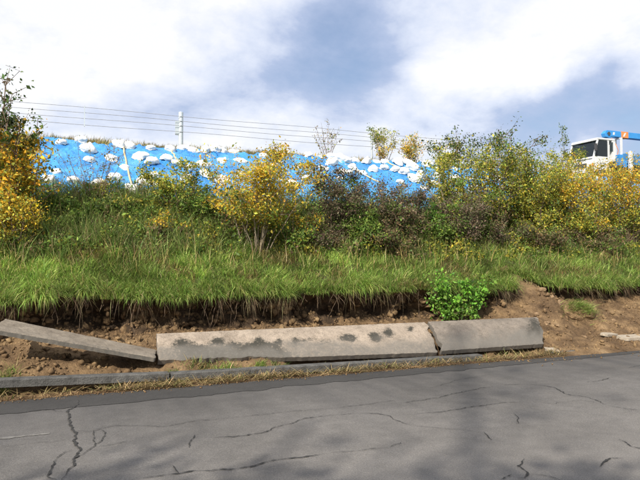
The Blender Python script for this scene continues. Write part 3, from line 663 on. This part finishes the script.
for row, what in ((TOP_ROW, 'along the tarps\' upper edge'), (MID_ROW, 'in the middle row across the tarps'), (LOW_ROW, 'in the lowest row on the tarps')):
    for k, (px, py) in enumerate(sorted(row)):
        p = hit(px, py+2)
        if p is None: continue
        z = tarp_z(p.x, p.y)+.02 if p.y < 16.2 else H(p.x, p.y)+.03
        o = bpy.data.objects.new('sandbag', BAGS[int(rng.integers(9))]); link(o)
        q = bank_normal(p.x, p.y).to_track_quat('Z', 'Y') @ Matrix.Rotation(rng.uniform(-.9, .9)+(math.pi if rng.random() < .5 else 0), 3, 'Z').to_quaternion()
        o.location = (p.x, p.y, z-.02); o.rotation_euler = q.to_euler(); s = rng.uniform(.5, .82); o.scale = (s*1.05, s*rng.uniform(.8, 1.25), s*rng.uniform(1.1, 1.8))
        tag(o, 'white sandbag, %s from the left %s' % (ORD[k], what), 'sandbag', 'sandbags holding down the tarps')
M_ROPE = simple('tan_rope', (.52, .42, .25), .85, 0, .2, 30)
ROPES = [((122,149),(132,194),'tan rope running down the left tarp through three sandbags'),((170,153),(180,172),'short tan rope below the fence post'),
         ((337,164),(380,186),'tan rope slanting down behind the wide brown bush'),((388,166),(440,190),'long tan rope slanting down behind the willows'),((300,170),(325,178),'pale rope over the tarp right of the biggest yellow bush')]
for (a, c, lb) in ROPES:
    A, B = hit(*a), hit(*c); pts = []
    for k in range(15):
        p = A.lerp(B, k/14); pts.append((p.x+.008*math.sin(k*1.7), p.y, tarp_z(p.x, min(p.y, 16.2))+.03))
    tag(tube_obj('rope', [(pts, np.full(15, .022))], M_ROPE), lb, 'rope', 'ropes on the tarps')

# ------------------------------------------------------------------ cable fence
M_STEEL = simple('painted_steel', (.50, .56, .60), .45, .2, .1, 8); M_CABLE = simple('steel_cable', (.38, .39, .42), .5, .6, .2, 20)
FY = 17.15; px0, d0 = at_Y(180, FY)
fence = empty('cable_fence', (px0, FY, H(px0, FY))); tag(fence, 'steel cable fence with pale posts along the highway crest', 'fence')
WZ = [z_at(116, d0), z_at(121, d0), z_at(126, d0), z_at(132, d0)]; TOPZ = z_at(112, d0)
def local(o, parent):                        # keep world placement under an Empty that only translates
    o.matrix_parent_inverse = Matrix.Translation(-Vector(parent.location)); return o
for k, pz in enumerate((180, 372, 521)):
    X, d = at_Y(pz, FY); r = .066 if k != 1 else .03
    zb = H(X, FY)-.3; zt = TOPZ if k != 1 else TOPZ-.06
    po = local(tube_obj('post', [([(X, FY, zb), (X, FY, zb+.5), (X, FY, zt)], np.full(3, r))], M_STEEL, fence, 16), fence)
    bm = bmesh.new(); bmesh.ops.create_uvsphere(bm, u_segments=16, v_segments=8, radius=r*1.03)
    for v in bm.verts: v.co.z *= .45; v.co += Vector((X, FY, zt))
    c = bm_obj('cap', bm, M_STEEL, po, True)
    if k != 1:
        bm = bmesh.new(); box(bm, X-r-.085, X-r+.01, FY-.03, FY+.03, WZ[3]-.07, WZ[0]-.12, .006); bm_obj('bracket', bm, M_STEEL, po)
XL, XR = -14, at_Y(521, FY)[0]
for wz in WZ:
    pts = [(x, FY-.075, wz+.012*math.sin(x*1.05+wz*7)) for x in np.linspace(XL, XR, 80)]
    local(tube_obj('cable', [(pts, np.full(80, .0065))], M_CABLE, fence, 5), fence)
X, d = at_Y(83, FY); bm = bmesh.new(); box(bm, X-.012, X+.012, FY-.095, FY-.055, WZ[3]-.05, WZ[0]+.05); local(bm_obj('spacer', bm, M_STEEL, fence), fence)

# ------------------------------------------------------------------ concrete slabs, kerb, fragments
def slab(name, label, p0, p1, p2, p3, thick, mat, bulge=.03, nu=150, nv=22, stain_shade=(), ragged=(0, 0), lowgrey=.8, chip=0, seed=0, edge=0):
    """p0 lower left, p1 lower right, p2 upper right, p3 upper left (world); stains = (u, v, ru, rv, strength)"""
    P = [Vector(p) for p in (p0, p1, p2, p3)]; nrm = (P[1]-P[0]).cross(P[3]-P[0]).normalized()
    V, C = [], []
    for layer in (0, 1):
        for j in range(nv+1):
            for i_ in range(nu+1):
                u, v = i_/nu, j/nv
                ue = u+ragged[1]*sstep(.75, 1, u)*(fbm(v*4, seed, 1, 3)*.9)-ragged[0]*(1-sstep(0, .25, u))*(fbm(v*4, seed+5, 1, 3)*.9)
                ve = v+chip*(1-sstep(.30, .48, u))*(1-sstep(0, .5, v))*max(0, .35+.8*fbm(u*9, seed+3, 2, 5))+.010*fbm(u*45, seed, 3, 4)*sstep(.35, .5, abs(v-.5))
                q = (P[0].lerp(P[1], ue)).lerp(P[3].lerp(P[2], ue), ve)
                q = q+nrm*(bulge*math.sin(math.pi*v)+.004*fbm(u*18, v*3, seed, 3))-(nrm*thick if layer else Vector())
                if not layer and (v in (0, 1) or u in (0, 1)): q = q-nrm*(.006+.008*abs(fbm(u*60, v*20, seed, 2)))
                V.append(q)
                s = sum(st[4]*math.exp(-((u-st[0])/st[2])**2-((v-st[1])/st[3])**2) for st in stain_shade)
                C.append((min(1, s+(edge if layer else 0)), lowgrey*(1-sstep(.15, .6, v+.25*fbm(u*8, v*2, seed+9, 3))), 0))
    n1_ = (nu+1)*(nv+1); i = np.arange(nv)[:, None]*(nu+1)+np.arange(nu)[None, :]
    F = GRID(i, nu+1); Bk = F[:, ::-1]+n1_
    rim = [k for k in range(nu+1)]+[(j+1)*(nu+1)-1 for j in range(1, nv+1)]+[nv*(nu+1)+k for k in range(nu-1, -1, -1)]+[j*(nu+1) for j in range(nv-1, 0, -1)]
    S = np.array([(rim[k], rim[k]+n1_, rim[(k+1) % len(rim)]+n1_, rim[(k+1) % len(rim)]) for k in range(len(rim))])
    m2 = len(rim); base = len(V); V += [V[k] for k in rim]+[V[k+n1_] for k in rim]
    C += [(min(1, edge+.3*fbm(k*.13, seed, 0, 3)), .8, 0) for k in range(m2)]*2  # rim painted darker: soil dirt together with shade on the slab's edges
    S = np.array([(base+k, base+m2+k, base+m2+(k+1) % m2, base+(k+1) % m2) for k in range(m2)])
    return tag(mesh_np(name, np.array([tuple(q) for q in V]), [F, Bk, S], mat, None, np.array(C)), label, 'slab', 'displaced concrete slabs')
def W(px, py, Y):
    X, d = at_Y(px, Y); return (X, Y, z_at(py, d))
la, lb_, lc, ld = W(159, 361, 8.30), W(437, 351.5, 8.14), W(424, 321.5, 8.75), W(157, 333, 8.75)
def suv(px, py): u = (px-159)/(430-159); top = 333-u*11.5; bot = 361-u*6.5; return u, (bot-py)/(bot-top)
ST = []
for px, py, ru, rv, s in ((180,345,.035,.24,.9),(211,343,.024,.17,1.0),(240,351,.022,.22,.8),(249,343,.017,.17,.8),(268,344,.015,.15,.6),(283,344,.018,.2,.7),(230,357,.11,.3,.9),(190,358,.08,.26,.85),(268,358,.06,.2,.7),(340,341,.026,.15,1.1),(366,340,.026,.2,1.1),(383,335,.022,.19,1.1),(409,331,.016,.12,1.0),(330,341,.03,.1,.5),(258,349,.04,.2,.7),(296,343,.03,.12,.6),(312,345,.03,.12,.55),(196,352,.03,.2,.7),(225,347,.025,.15,.6)):
    ST.append((*suv(px, py), ru*1.1, rv*1.0, s*1.12))
slab('concrete_slab', 'longest beige concrete slab with dark moss spots leaning on the bank', la, lb_, lc, ld, .085, M_CONC, .035, 220, 26, ST, (.004, .02), .9, .16, 1, .25)
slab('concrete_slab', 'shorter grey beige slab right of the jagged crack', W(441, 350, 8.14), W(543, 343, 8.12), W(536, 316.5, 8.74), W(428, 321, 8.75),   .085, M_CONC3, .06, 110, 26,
     [(.95, .5, .08, .6, 1.0), (.85, .2, .07, .3, .7), (.35, .75, .06, .12, .4), (.5, .85, .1, .1, .35)], (.03, .02), 1.0, 0, 4, .35)  # right end darkened: mottled concrete plus painted shade
slab('tilted_slab', 'dirty grey slab with raised left end beside the longest slab', W(-6, 328.5, 8.35), W(156, 357, 8.20), W(157, 349, 8.6), W(6, 318, 8.88), .06, M_CONC2, .006, 120, 18, [(.3, 0, .4, .18, .35), (.7, .05, .2, .1, .4)], (.01, .01), .25, 0, 7, .75)  # front edge darkest: brown dirt and painted shade set it off from the top
def kerb(label, a, c, w=.15, h=.095):
    A, B = Vector(a), Vector(c); bm = bmesh.new(); n = 30; rings = []
    for k in range(n+1):
        p = A.lerp(B, k/n); j1 = .004*fbm(p.x*5, 2, 0, 3)
        rings.append([bm.verts.new(p+Vector((0, y, z))) for y, z in ((j1, -h), (j1, -.012), (.012, 0), (w-.012, j1), (w, -.012), (w, -h))])
    for r0_, r1_ in zip(rings[:-1], rings[1:]):
        for k in range(6): bm.faces.new((r0_[k], r0_[(k+1) % 6], r1_[(k+1) % 6], r1_[k]))
    bm.faces.new(rings[0]); bm.faces.new(rings[-1][::-1])
    return tag(bm_obj('kerb_stone', bm, M_KERB), label, 'kerb', 'kerb stones along the road')
kx = at_Y(171, 7.98)[0]
kerb('lifted grey kerb stone at the left with a black gap beneath', (-2.6, 7.98, .285), (kx-.012, 7.98, .155))
kerb('grey kerb stone running under the longest slab', (kx+.012, 7.985, .148), (at_Y(330, 7.98)[0], 7.985, .118))
kerb('grey kerb stone half hidden under the shorter slab', (at_Y(331, 7.98)[0], 7.985, .116), (at_Y(482, 7.98)[0], 7.985, .09))
kerb('buried kerb end in the soil beyond the shorter slab', (at_Y(548, 7.98)[0], 7.93, .065), (at_Y(578, 7.98)[0], 7.93, .055))
# broken pieces at the right
def chunk(name, label, px, Y, size, mat, cat, group, rz=0, tilt=(0, 0), seed=0, dz=0.0):
    X, d = at_Y(px, Y); bm = bmesh.new(); bmesh.ops.create_icosphere(bm, subdivisions=2, radius=1)
    for v in bm.verts:
        c = v.co; s = 1+.30*fbm(c.x*1.3+seed, c.y*1.3, c.z*1.3, 2)
        mx = max(abs(c.x), abs(c.y), abs(c.z)); k = .45+.55/mx*.75
        v.co = Vector((c.x*size[0], c.y*size[1], c.z*size[2]))*s*k
    o = bm_obj(name, bm, mat); o.location = (X, Y, soil_z(X, Y)+size[2]*.35+dz); o.rotation_euler = (tilt[0], tilt[1], rz)
    return tag(o, label, cat, group)
def flag(label, px, Y, sx, sy, h, rz, tilt, seed):
    X, d = at_Y(px, Y); bm = bmesh.new()
    poly = [(math.cos(a)*sx*(1+.25*fbm(math.cos(a)+seed, math.sin(a), 0, 2))*min(1.25, 1/max(abs(math.cos(a)), abs(math.sin(a)))), math.sin(a)*sy*(1+.25*fbm(math.cos(a), math.sin(a)+seed, 3, 2))*min(1.25, 1/max(abs(math.cos(a)), abs(math.sin(a))))) for a in np.linspace(0, 2*np.pi, 22, endpoint=False)]
    lo = [bm.verts.new((x, y, -h)) for x, y in poly]; hi = [bm.verts.new((x*.98, y*.97, .008*fbm(x*6, y*6, seed, 2))) for x, y in poly]
    bm.faces.new(lo[::-1]); bm.faces.new(hi)
    for k in range(22): bm.faces.new((lo[k], lo[(k+1) % 22], hi[(k+1) % 22], hi[k]))
    o = bm_obj('broken_slab', bm, M_CHIP); o.location = (X, Y, soil_z(X, Y)+.035); o.rotation_euler = (tilt[0], tilt[1], rz)
    return tag(o, label, 'slab', 'broken slab pieces')
flag('flat tan slab piece half buried in soil at the right edge', 632, 8.22, .36, .14, .05, .05, (.12, .02), 2)
flag('small pale slab piece just left of the right edge piece', 608, 8.42, .20, .07, .04, .25, (.2, .06), 8)
chunk('concrete_fragment', 'pale concrete fragment fallen off the right end of the shorter slab', 551, 8.04, (.15, .07, .05), M_CHIP, 'fragment', None, -.5, (.1, .15), 3)
ROCKS = [(541, 9.75, (.10, .07, .06), 'orange brown stone high in the notch of the scarp'), (552, 9.60, (.05, .04, .05), 'small pale stone right of the orange one in the notch'), (559, 9.5, (.05, .03, .07), 'pale upright stone under the notch'),
         (547, 8.95, (.09, .05, .05), 'tan flat stone on the soil above the slab\'s right end'), (556, 8.85, (.09, .05, .035), 'flat pale stone just right of the tan flat stone'), (536, 9.2, (.05, .04, .035), 'small stone left of the tan flat stone'),
         (583, 8.5, (.06, .05, .04), 'brown stone on the soil below the fallen sod'), (612, 8.9, (.06, .05, .045), 'greyish stone on the right soil slope'), (88, 8.2, (.05, .035, .025), 'pale stone on the soil behind the lifted kerb'),
         (400, 9.15, (.19, .11, .10), 'large ochre clod behind the longest slab, left of the green plant'), (372, 9.2, (.11, .08, .07), 'ochre clod left of the large one behind the slab'), (413, 9.1, (.09, .08, .07), 'ochre clod next to the slab crack')]
for k, (px, Y, s, lb) in enumerate(ROCKS):
    chunk('stone' if 'clod' not in lb else 'clod', lb, px, Y, s, M_STONE if 'clod' not in lb else M_CLOD, 'stone' if 'clod' not in lb else 'clod', 'stones on the soil', rng.uniform(0, 3), (rng.uniform(-.3, .3), rng.uniform(-.3, .3)), k*2.3)
# crumbs and clods, too many to count
bm = bmesh.new(); bmesh.ops.create_icosphere(bm, subdivisions=1, radius=1); bm.verts.ensure_lookup_table()
IV = np.array([v.co[:] for v in bm.verts]); IF = np.array([[v.index for v in f.verts] for f in bm.faces]); bm.free()
n = 9000
Y = rng.uniform(7.88, 9.9, n); X = frame_x(n, Y); sel = rng.random(n) < np.where(X > 7.2, 1, np.where(X < 1.4, .7, .45)); X, Y = X[sel], Y[sel]; n = len(X)
s = .005+.036*rng.random(n)**7+.008*rng.random(n)
s = np.where((X > 1.2) & (X < 7.5) & (Y < 8.7), np.minimum(s, .014), s)
Z = np.array([soil_z(x, y) for x, y in zip(X, Y)])
V = IV[None]*s[:, None, None]*(1+rng.normal(0, .30, (n, len(IV), 1)))*rng.uniform(.5, 1.3, (n, 1, 3))+np.stack([X, Y, Z+s*.3], 1)[:, None, :]
tag(mesh_np('soil_crumbs', V.reshape(-1, 3), [(IF[None]+(np.arange(n)*len(IV))[:, None, None]).reshape(-1, 3)], M_CLOD), 'brown soil crumbs strewn below the scarp', 'soil', kind='stuff')
n = 1500
X = frame_x(n, 7.8, -40, 720); Y = ROAD_EDGE+.05-np.abs(rng.normal(0, .16, n))*np.where(X > 6.5, 1.5, .6); s = .003+.012*rng.random(n)**4
V = IV[None]*s[:, None, None]*(1+rng.normal(0, .28, (n, len(IV), 1)))*rng.uniform(.6, 1.3, (n, 1, 3))+np.stack([X, Y, s*.5+.006], 1)[:, None, :]
tag(mesh_np('road_grit', V.reshape(-1, 3), [(IF[None]+(np.arange(n)*len(IV))[:, None, None]).reshape(-1, 3)], M_CLOD), 'soil grit spilled along the edge of the asphalt', 'grit', kind='stuff')
n = 2600
X = frame_x(n, 9.8, -60, 700); s = .008+.055*rng.random(n)**4
P = np.array([scarp_pt(x, a) for x, a in zip(X, .02+.75*rng.random(n)**1.5)]); P[:, 1] -= s*.2
V = IV[None]*s[:, None, None]*(1+rng.normal(0, .28, (n, len(IV), 1)))*rng.uniform(.5, 1.3, (n, 1, 3))+P[:, None, :]
tag(mesh_np('scarp_lumps', V.reshape(-1, 3), [(IF[None]+(np.arange(n)*len(IV))[:, None, None]).reshape(-1, 3)], M_CLOD), 'crumbly ochre lumps sticking out of the dark scarp face', 'soil', kind='stuff')
n = 4200
X = frame_x(n, 9.7); pt = patchy(X, X*0, 2.2, 83); keep = rng.random(n) < np.clip(.16+pt*2.4, .01, 1); X, pt = X[keep], pt[keep]; n = len(X)
Y = np.array([scarp_y(x) for x in X])+rng.uniform(-.03, .06, n); Z = np.array([H(x, y) for x, y in zip(X, Y)])-.03
tag(blades('dead_fringe', np.stack([X, Y, Z], 1), rng.uniform(.12, .45, n)*(1+.8*pt), -math.pi/2+rng.normal(0, .7, n), rng.uniform(1.3, 2.6, n), rng.uniform(.4, 1.2, n), rng.uniform(.004, .009, n), pick([((.20, .15, .09), 3), ((.12, .085, .05), 5), ((.34, .28, .15), 1)], n), M_STRAW, 4),
    'dead brown grass and rootlets hanging under the lip of the scarp', 'grass', kind='stuff')
# roots hanging down the scarp
paths = []
for k in range(120):
    x = float(frame_x(1, np.array([9.7]))[0]); y = scarp_y(x); z = H(x, y)-.03; L = .12+.5*rng.random()**2; a = rng.normal(0, .25)
    pts = [np.array([x, y+.04, z])]
    for j in range(5): pts.append(pts[-1]+np.array([a*L*.2+rng.normal(0, .018), -.012+rng.normal(0, .02), -L/5]))
    paths.append((np.array(pts), np.linspace(.006, .002, 6)*rng.uniform(.5, 1.3)))
v, q = tube_arrays(paths, 4); tag(mesh_np('hanging_roots', v, [q], M_ROOT, smooth=True), 'thin brown roots hanging from the scarp lip', 'roots', kind='stuff')
# sod that slid down under the notch
X0, d = at_Y(577, 9.15); bm = bmesh.new(); bmesh.ops.create_icosphere(bm, subdivisions=3, radius=1)
for v in bm.verts:
    s = 1+.3*fbm(v.co.x*1.5, v.co.y*1.5, v.co.z*1.5+4, 3); v.co = Vector((v.co.x*.30, v.co.y*.24, v.co.z*.16))*s
z0 = soil_z(X0, 9.15)+.06
sod = bm_obj('fallen_sod', bm, M_CLOD); sod.location = (X0, 9.15, z0); sod.rotation_euler = (.45, .1, -.2); tag(sod, 'fallen sod with green grass lying on the soil under the notch', 'sod')
n = 900; r = rng.normal(0, 1, (n, 2))*np.array([.14, .11])
rt = np.column_stack([r[:, 0], r[:, 1], .13-.9*(r[:, 0]**2+r[:, 1]**2)])
g = blades('grass', rt, rng.uniform(.12, .3, n), -math.pi/2+rng.normal(0, .7, n), rng.uniform(.2, 1.0, n), rng.uniform(.5, 1.6, n), rng.uniform(.006, .011, n), pick(G_BRIGHT+[((.4, .33, .16), 2)], n), M_GRASS, 4, sod); g['kind'] = 'stuff'

# ------------------------------------------------------------------ crane truck on the highway
M_WHITE = simple('truck_white', (.60, .61, .62), .35, 0, .05, 3); M_GLASS, t, b = mat_new('truck_glass')
b.inputs['Base Color'].default_value = (.03, .04, .05, 1); b.inputs['Roughness'].default_value = .08; b.inputs['Metallic'].default_value = 0
t.links.new(b.outputs[0], t.nodes['Material Output'].inputs[0]); _tr = t.nodes.new('ShaderNodeBsdfTransparent'); _tr.inputs[0].default_value = (.55, .62, .62, 1); _mx = t.nodes.new('ShaderNodeMixShader'); _mx.inputs[0].default_value = .55
t.links.new(b.outputs[0], _mx.inputs[1]); t.links.new(_tr.outputs[0], _mx.inputs[2]); t.links.new(_mx.outputs[0], t.nodes['Material Output'].inputs[0])
M_TYRE = simple('tyre_rubber', (.025, .025, .025), .85); M_BLUE = simple('crane_blue', (.03, .24, .58), .4, 0, .1, 4); M_ORANGE = simple('orange_band', (.62, .22, .06), .5)
M_DARK = simple('chassis_dark', (.05, .05, .055), .7); M_BED = simple('bed_blue', (.05, .20, .42), .5); M_LAMP = simple('lamp_lens', (.75, .72, .62), .2); M_AMBER = simple('indicator_amber', (.7, .25, .03), .3)
TX, TYn = 24.45, 22.95
truck = empty('crane_truck', (TX, TYn, H(TX, TYn+.8)+.01)); tag(truck, 'white crane truck with blue boom parked on the highway', 'truck')
Wd = 1.70
def tp(name, mat, fn, parent=None, smooth=False):
    bm = bmesh.new(); fn(bm); return bm_obj(name, bm, mat, parent or truck, smooth)
# cab: side outline in (x, z), front at x = 0; pillars and panels leave real window openings
tp('cab_body', M_WHITE, lambda bm: (prism(bm, [(.02, .45), (.03, 1.12), (1.5, 1.12), (1.5, .95), (1.12, .90), (.95, .78), (.90, .45)], 0, Wd),
    prism(bm, [(1.28, 1.12), (1.28, 1.98), (1.5, 1.96), (1.5, 1.12)], 0, Wd),
    prism(bm, [(.03, 1.12), (.30, 1.97), (.37, 1.97), (.10, 1.12)], 0, .07), prism(bm, [(.03, 1.12), (.30, 1.97), (.37, 1.97), (.10, 1.12)], Wd-.07, Wd),
    prism(bm, [(.98, 1.12), (.98, 1.97), (1.07, 1.97), (1.07, 1.12)], .001, .06), prism(bm, [(.98, 1.12), (.98, 1.97), (1.07, 1.97), (1.07, 1.12)], Wd-.06, Wd-.001)))
tp('roof', M_WHITE, lambda bm: (box(bm, .27, 1.52, -.005, Wd+.005, 1.965, 2.07, .03), box(bm, .235, .34, .02, Wd-.02, 1.93, 2.0, .015)), smooth=False)
def ws(bm):
    a = [bm.verts.new(p) for p in ((.085, .07, 1.12), (.085, Wd-.07, 1.12), (.34, Wd-.07, 1.97), (.34, .07, 1.97))]; b_ = [bm.verts.new(v.co+Vector((.015, 0, -.004))) for v in a]
    bm.faces.new(a); bm.faces.new(b_[::-1])
    for k in range(4): bm.faces.new((a[k], b_[k], b_[(k+1) % 4], a[(k+1) % 4]))
tp('windscreen', M_GLASS, ws)
for yy, s in ((0, -1), (Wd, 1)):
    door = tp('door', M_WHITE, lambda bm: box(bm, .14, .97, yy-.012 if s < 0 else yy-.02, yy+.02 if s < 0 else yy+.012, .62 if False else .80, 1.13, .006))
    tp('door_window', M_GLASS, lambda bm: prism(bm, [(.13, 1.135), (.36, 1.93), (.97, 1.93), (.97, 1.135)], yy+.012*-s, yy+.028*-s), door)
    tp('handle', M_DARK, lambda bm: box(bm, .82, .94, yy+.012*s-.01, yy+.012*s+.015, 1.02, 1.06), door)
    tp('rear_quarter_window', M_GLASS, lambda bm: box(bm, 1.12, 1.34, yy-.004 if s < 0 else yy-.01, yy+.01 if s < 0 else yy+.004, 1.42, 1.90, .004))
    tp('mirror', M_DARK, lambda bm: (box(bm, -.05, .03, yy+.17*s-.07, yy+.17*s+.07, 1.35, 1.68, .015), box(bm, .0, .10, min(yy, yy+.17*s), max(yy, yy+.17*s), 1.70, 1.725)))
    tp('mudguard', M_WHITE, lambda bm: [prism(bm, [(.62+.50*math.cos(a), .38+.50*math.sin(a)), (.62+.44*math.cos(a), .38+.44*math.sin(a)), (.62+.44*math.cos(a2), .38+.44*math.sin(a2)), (.62+.50*math.cos(a2), .38+.50*math.sin(a2))], yy-.03, yy+.03) for a, a2 in zip(np.linspace(.1, 3.0, 12)[:-1], np.linspace(.1, 3.0, 12)[1:])])
    tp('headlight', M_LAMP, lambda bm: box(bm, -.012, .04, abs(yy-.12)-.0 if s < 0 else yy-.40, .40 if s < 0 else yy-.12, .62, .78, .01))
    tp('indicator', M_AMBER, lambda bm: box(bm, -.012, .04, .02 if s < 0 else yy-.10, .10 if s < 0 else yy-.02, .62, .78, .01))
tp('grille', M_DARK, lambda bm: (box(bm, .0, .03, .45, Wd-.45, .60, .82), box(bm, .012, .04, .1, Wd-.1, 1.0, 1.03)))
tp('bumper', M_WHITE, lambda bm: box(bm, -.08, .12, 0, Wd, .32, .52, .03))
tp('wiper', M_DARK, lambda bm: (box(bm, .075, .09, .35, .9, 1.125, 1.14), box(bm, .075, .09, 1.0, 1.45, 1.125, 1.14)))
tp('seat', M_DARK, lambda bm: (box(bm, .75, 1.15, .15, .7, 1.0, 1.7, .05), box(bm, .75, 1.15, 1.0, 1.55, 1.0, 1.7, .05)))
tp('steering_wheel', M_DARK, lambda bm: bmesh.ops.create_cone(bm, segments=20, radius1=.2, radius2=.2, depth=.03, cap_ends=True, matrix=Matrix.Translation((.45, 1.25, 1.2)) @ Matrix.Rotation(R(-40), 4, 'Y')))
tp('chassis', M_DARK, lambda bm: (box(bm, .3, 5.6, .45, .57, .5, .68), box(bm, .3, 5.6, Wd-.57, Wd-.45, .5, .68), box(bm, 1.6, 1.75, .3, Wd-.3, .45, .7)))
def wheel(x, y, dual=False):
    w = tp('wheel', M_DARK, lambda bm: bmesh.ops.create_cone(bm, segments=20, radius1=.12, radius2=.12, depth=.3, cap_ends=True, matrix=Matrix.Translation((x, y, .38)) @ Matrix.Rotation(R(90), 4, 'X')))
    def tyre(bm):
        prof = [(.21, -.09), (.36, -.09), (.38, -.06), (.38, .06), (.36, .09), (.21, .09)]; rings = []
        for k in range(28):
            a = 2*math.pi*k/28; rings.append([bm.verts.new((x+r*math.cos(a), y+h, .38+r*math.sin(a))) for r, h in prof])
        for k in range(28):
            A, B = rings[k], rings[(k+1) % 28]
            for j in range(6): bm.faces.new((A[j], A[(j+1) % 6], B[(j+1) % 6], B[j]))
    tp('tyre', M_TYRE, tyre, w, True)
    tp('rim', M_WHITE, lambda bm: bmesh.ops.create_cone(bm, segments=24, radius1=.215, radius2=.215, depth=.12, cap_ends=True, matrix=Matrix.Translation((x, y, .38)) @ Matrix.Rotation(R(90), 4, 'X')), w)
for x in (.62, 4.3):
    for y in (.12, Wd-.12): wheel(x, y)
tp('cargo_bed', M_BED, lambda bm: box(bm, 2.75, 5.9, .0, Wd, .85, .95))
for y in (0, Wd-.04): tp('side_board', M_BED, lambda bm: (box(bm, 2.75, 5.9, y, y+.04, .955, 1.32, .008)))
tp('tailgate', M_BED, lambda bm: box(bm, 5.91, 5.95, 0, Wd, .955, 1.32, .008)); tp('headboard', M_BED, lambda bm: box(bm, 2.70, 2.745, 0, Wd, .955, 1.5, .008))
# crane behind the cab
tp('crane_base', M_BLUE, lambda bm: (box(bm, 1.85, 2.45, .12, Wd-.12, .7, 1.05, .02), box(bm, 1.80, 2.10, .02, .3, .75, 1.32, .02)))
tp('outrigger', M_WHITE, lambda bm: (box(bm, 2.50, 2.68, -.03, .11, .35, 1.50, .01), box(bm, 2.56, 2.62, .02, .08, 1.50, 1.56)))
tp('outrigger', M_WHITE, lambda bm: (box(bm, 2.50, 2.68, Wd-.11, Wd+.03, .35, 1.50, .01), box(bm, 2.56, 2.62, Wd-.08, Wd-.02, 1.50, 1.56)))
tp('crane_column', M_DARK, lambda bm: bmesh.ops.create_cone(bm, segments=20, radius1=.15, radius2=.10, depth=1.0, cap_ends=True, matrix=Matrix.Translation((2.15, Wd/2, 1.5))), smooth=True)
BZ = .17
boom = tp('boom', M_BLUE, lambda bm: (box(bm, 1.75, 6.4, Wd/2-.14, Wd/2+.14, 2.20+BZ, 2.52+BZ, .025), box(bm, 6.4, 6.7, Wd/2-.09, Wd/2+.09, 2.26+BZ, 2.46+BZ, .02), prism(bm, [(1.58, 2.34+BZ), (1.66, 2.18+BZ), (1.9, 2.14+BZ), (2.3, 2.198+BZ), (1.74, 2.50+BZ)], Wd/2-.12, Wd/2+.12)))
tp('boom_band', M_ORANGE, lambda bm: box(bm, 2.72, 3.25, Wd/2-.145, Wd/2+.145, 2.193+BZ, 2.527+BZ, .01), boom)
tp('boom_mark', M_WHITE, lambda bm: prism(bm, [(2.84, 2.26+BZ), (2.95, 2.26+BZ), (3.08, 2.46+BZ), (2.97, 2.46+BZ)], Wd/2-.150, Wd/2-.146), boom)
tp('boom_mark', M_WHITE, lambda bm: prism(bm, [(2.12, 2.30+BZ), (2.25, 2.30+BZ), (2.28, 2.44+BZ), (2.15, 2.44+BZ)], Wd/2-.145, Wd/2-.141), boom)
tp('boom_sheave', M_DARK, lambda bm: bmesh.ops.create_cone(bm, segments=20, radius1=.10, radius2=.10, depth=.31, cap_ends=True, matrix=Matrix.Translation((1.86, Wd/2, 2.34+BZ)) @ Matrix.Rotation(R(90), 4, 'X')), boom)
tp('boom_rest', M_WHITE, lambda bm: (box(bm, 2.62, 2.72, Wd/2-.22, Wd/2-.15, 1.0, 2.19+BZ), box(bm, 2.62, 2.72, Wd/2+.15, Wd/2+.22, 1.0, 2.19+BZ), box(bm, 2.62, 2.72, Wd/2-.15, Wd/2+.15, 2.13+BZ, 2.19+BZ)))
tp('lever', M_WHITE, lambda bm: box(bm, 1.62, 2.0, .55, .60, 2.04, 2.10))
tube_obj('hose', [(np.array([(1.8, .5, 1.2), (1.75, .45, 1.7), (1.95, .5, 2.05), (2.15, .6, 1.7), (2.2, .7, 1.3)]), np.full(5, .02))], M_DARK, truck, 6)
tube_obj('hose', [(np.array([(2.0, .4, 1.1), (2.1, .35, 1.6), (1.95, .4, 1.95), (1.85, .55, 2.25)]), np.full(4, .018))], M_ORANGE, truck, 6)
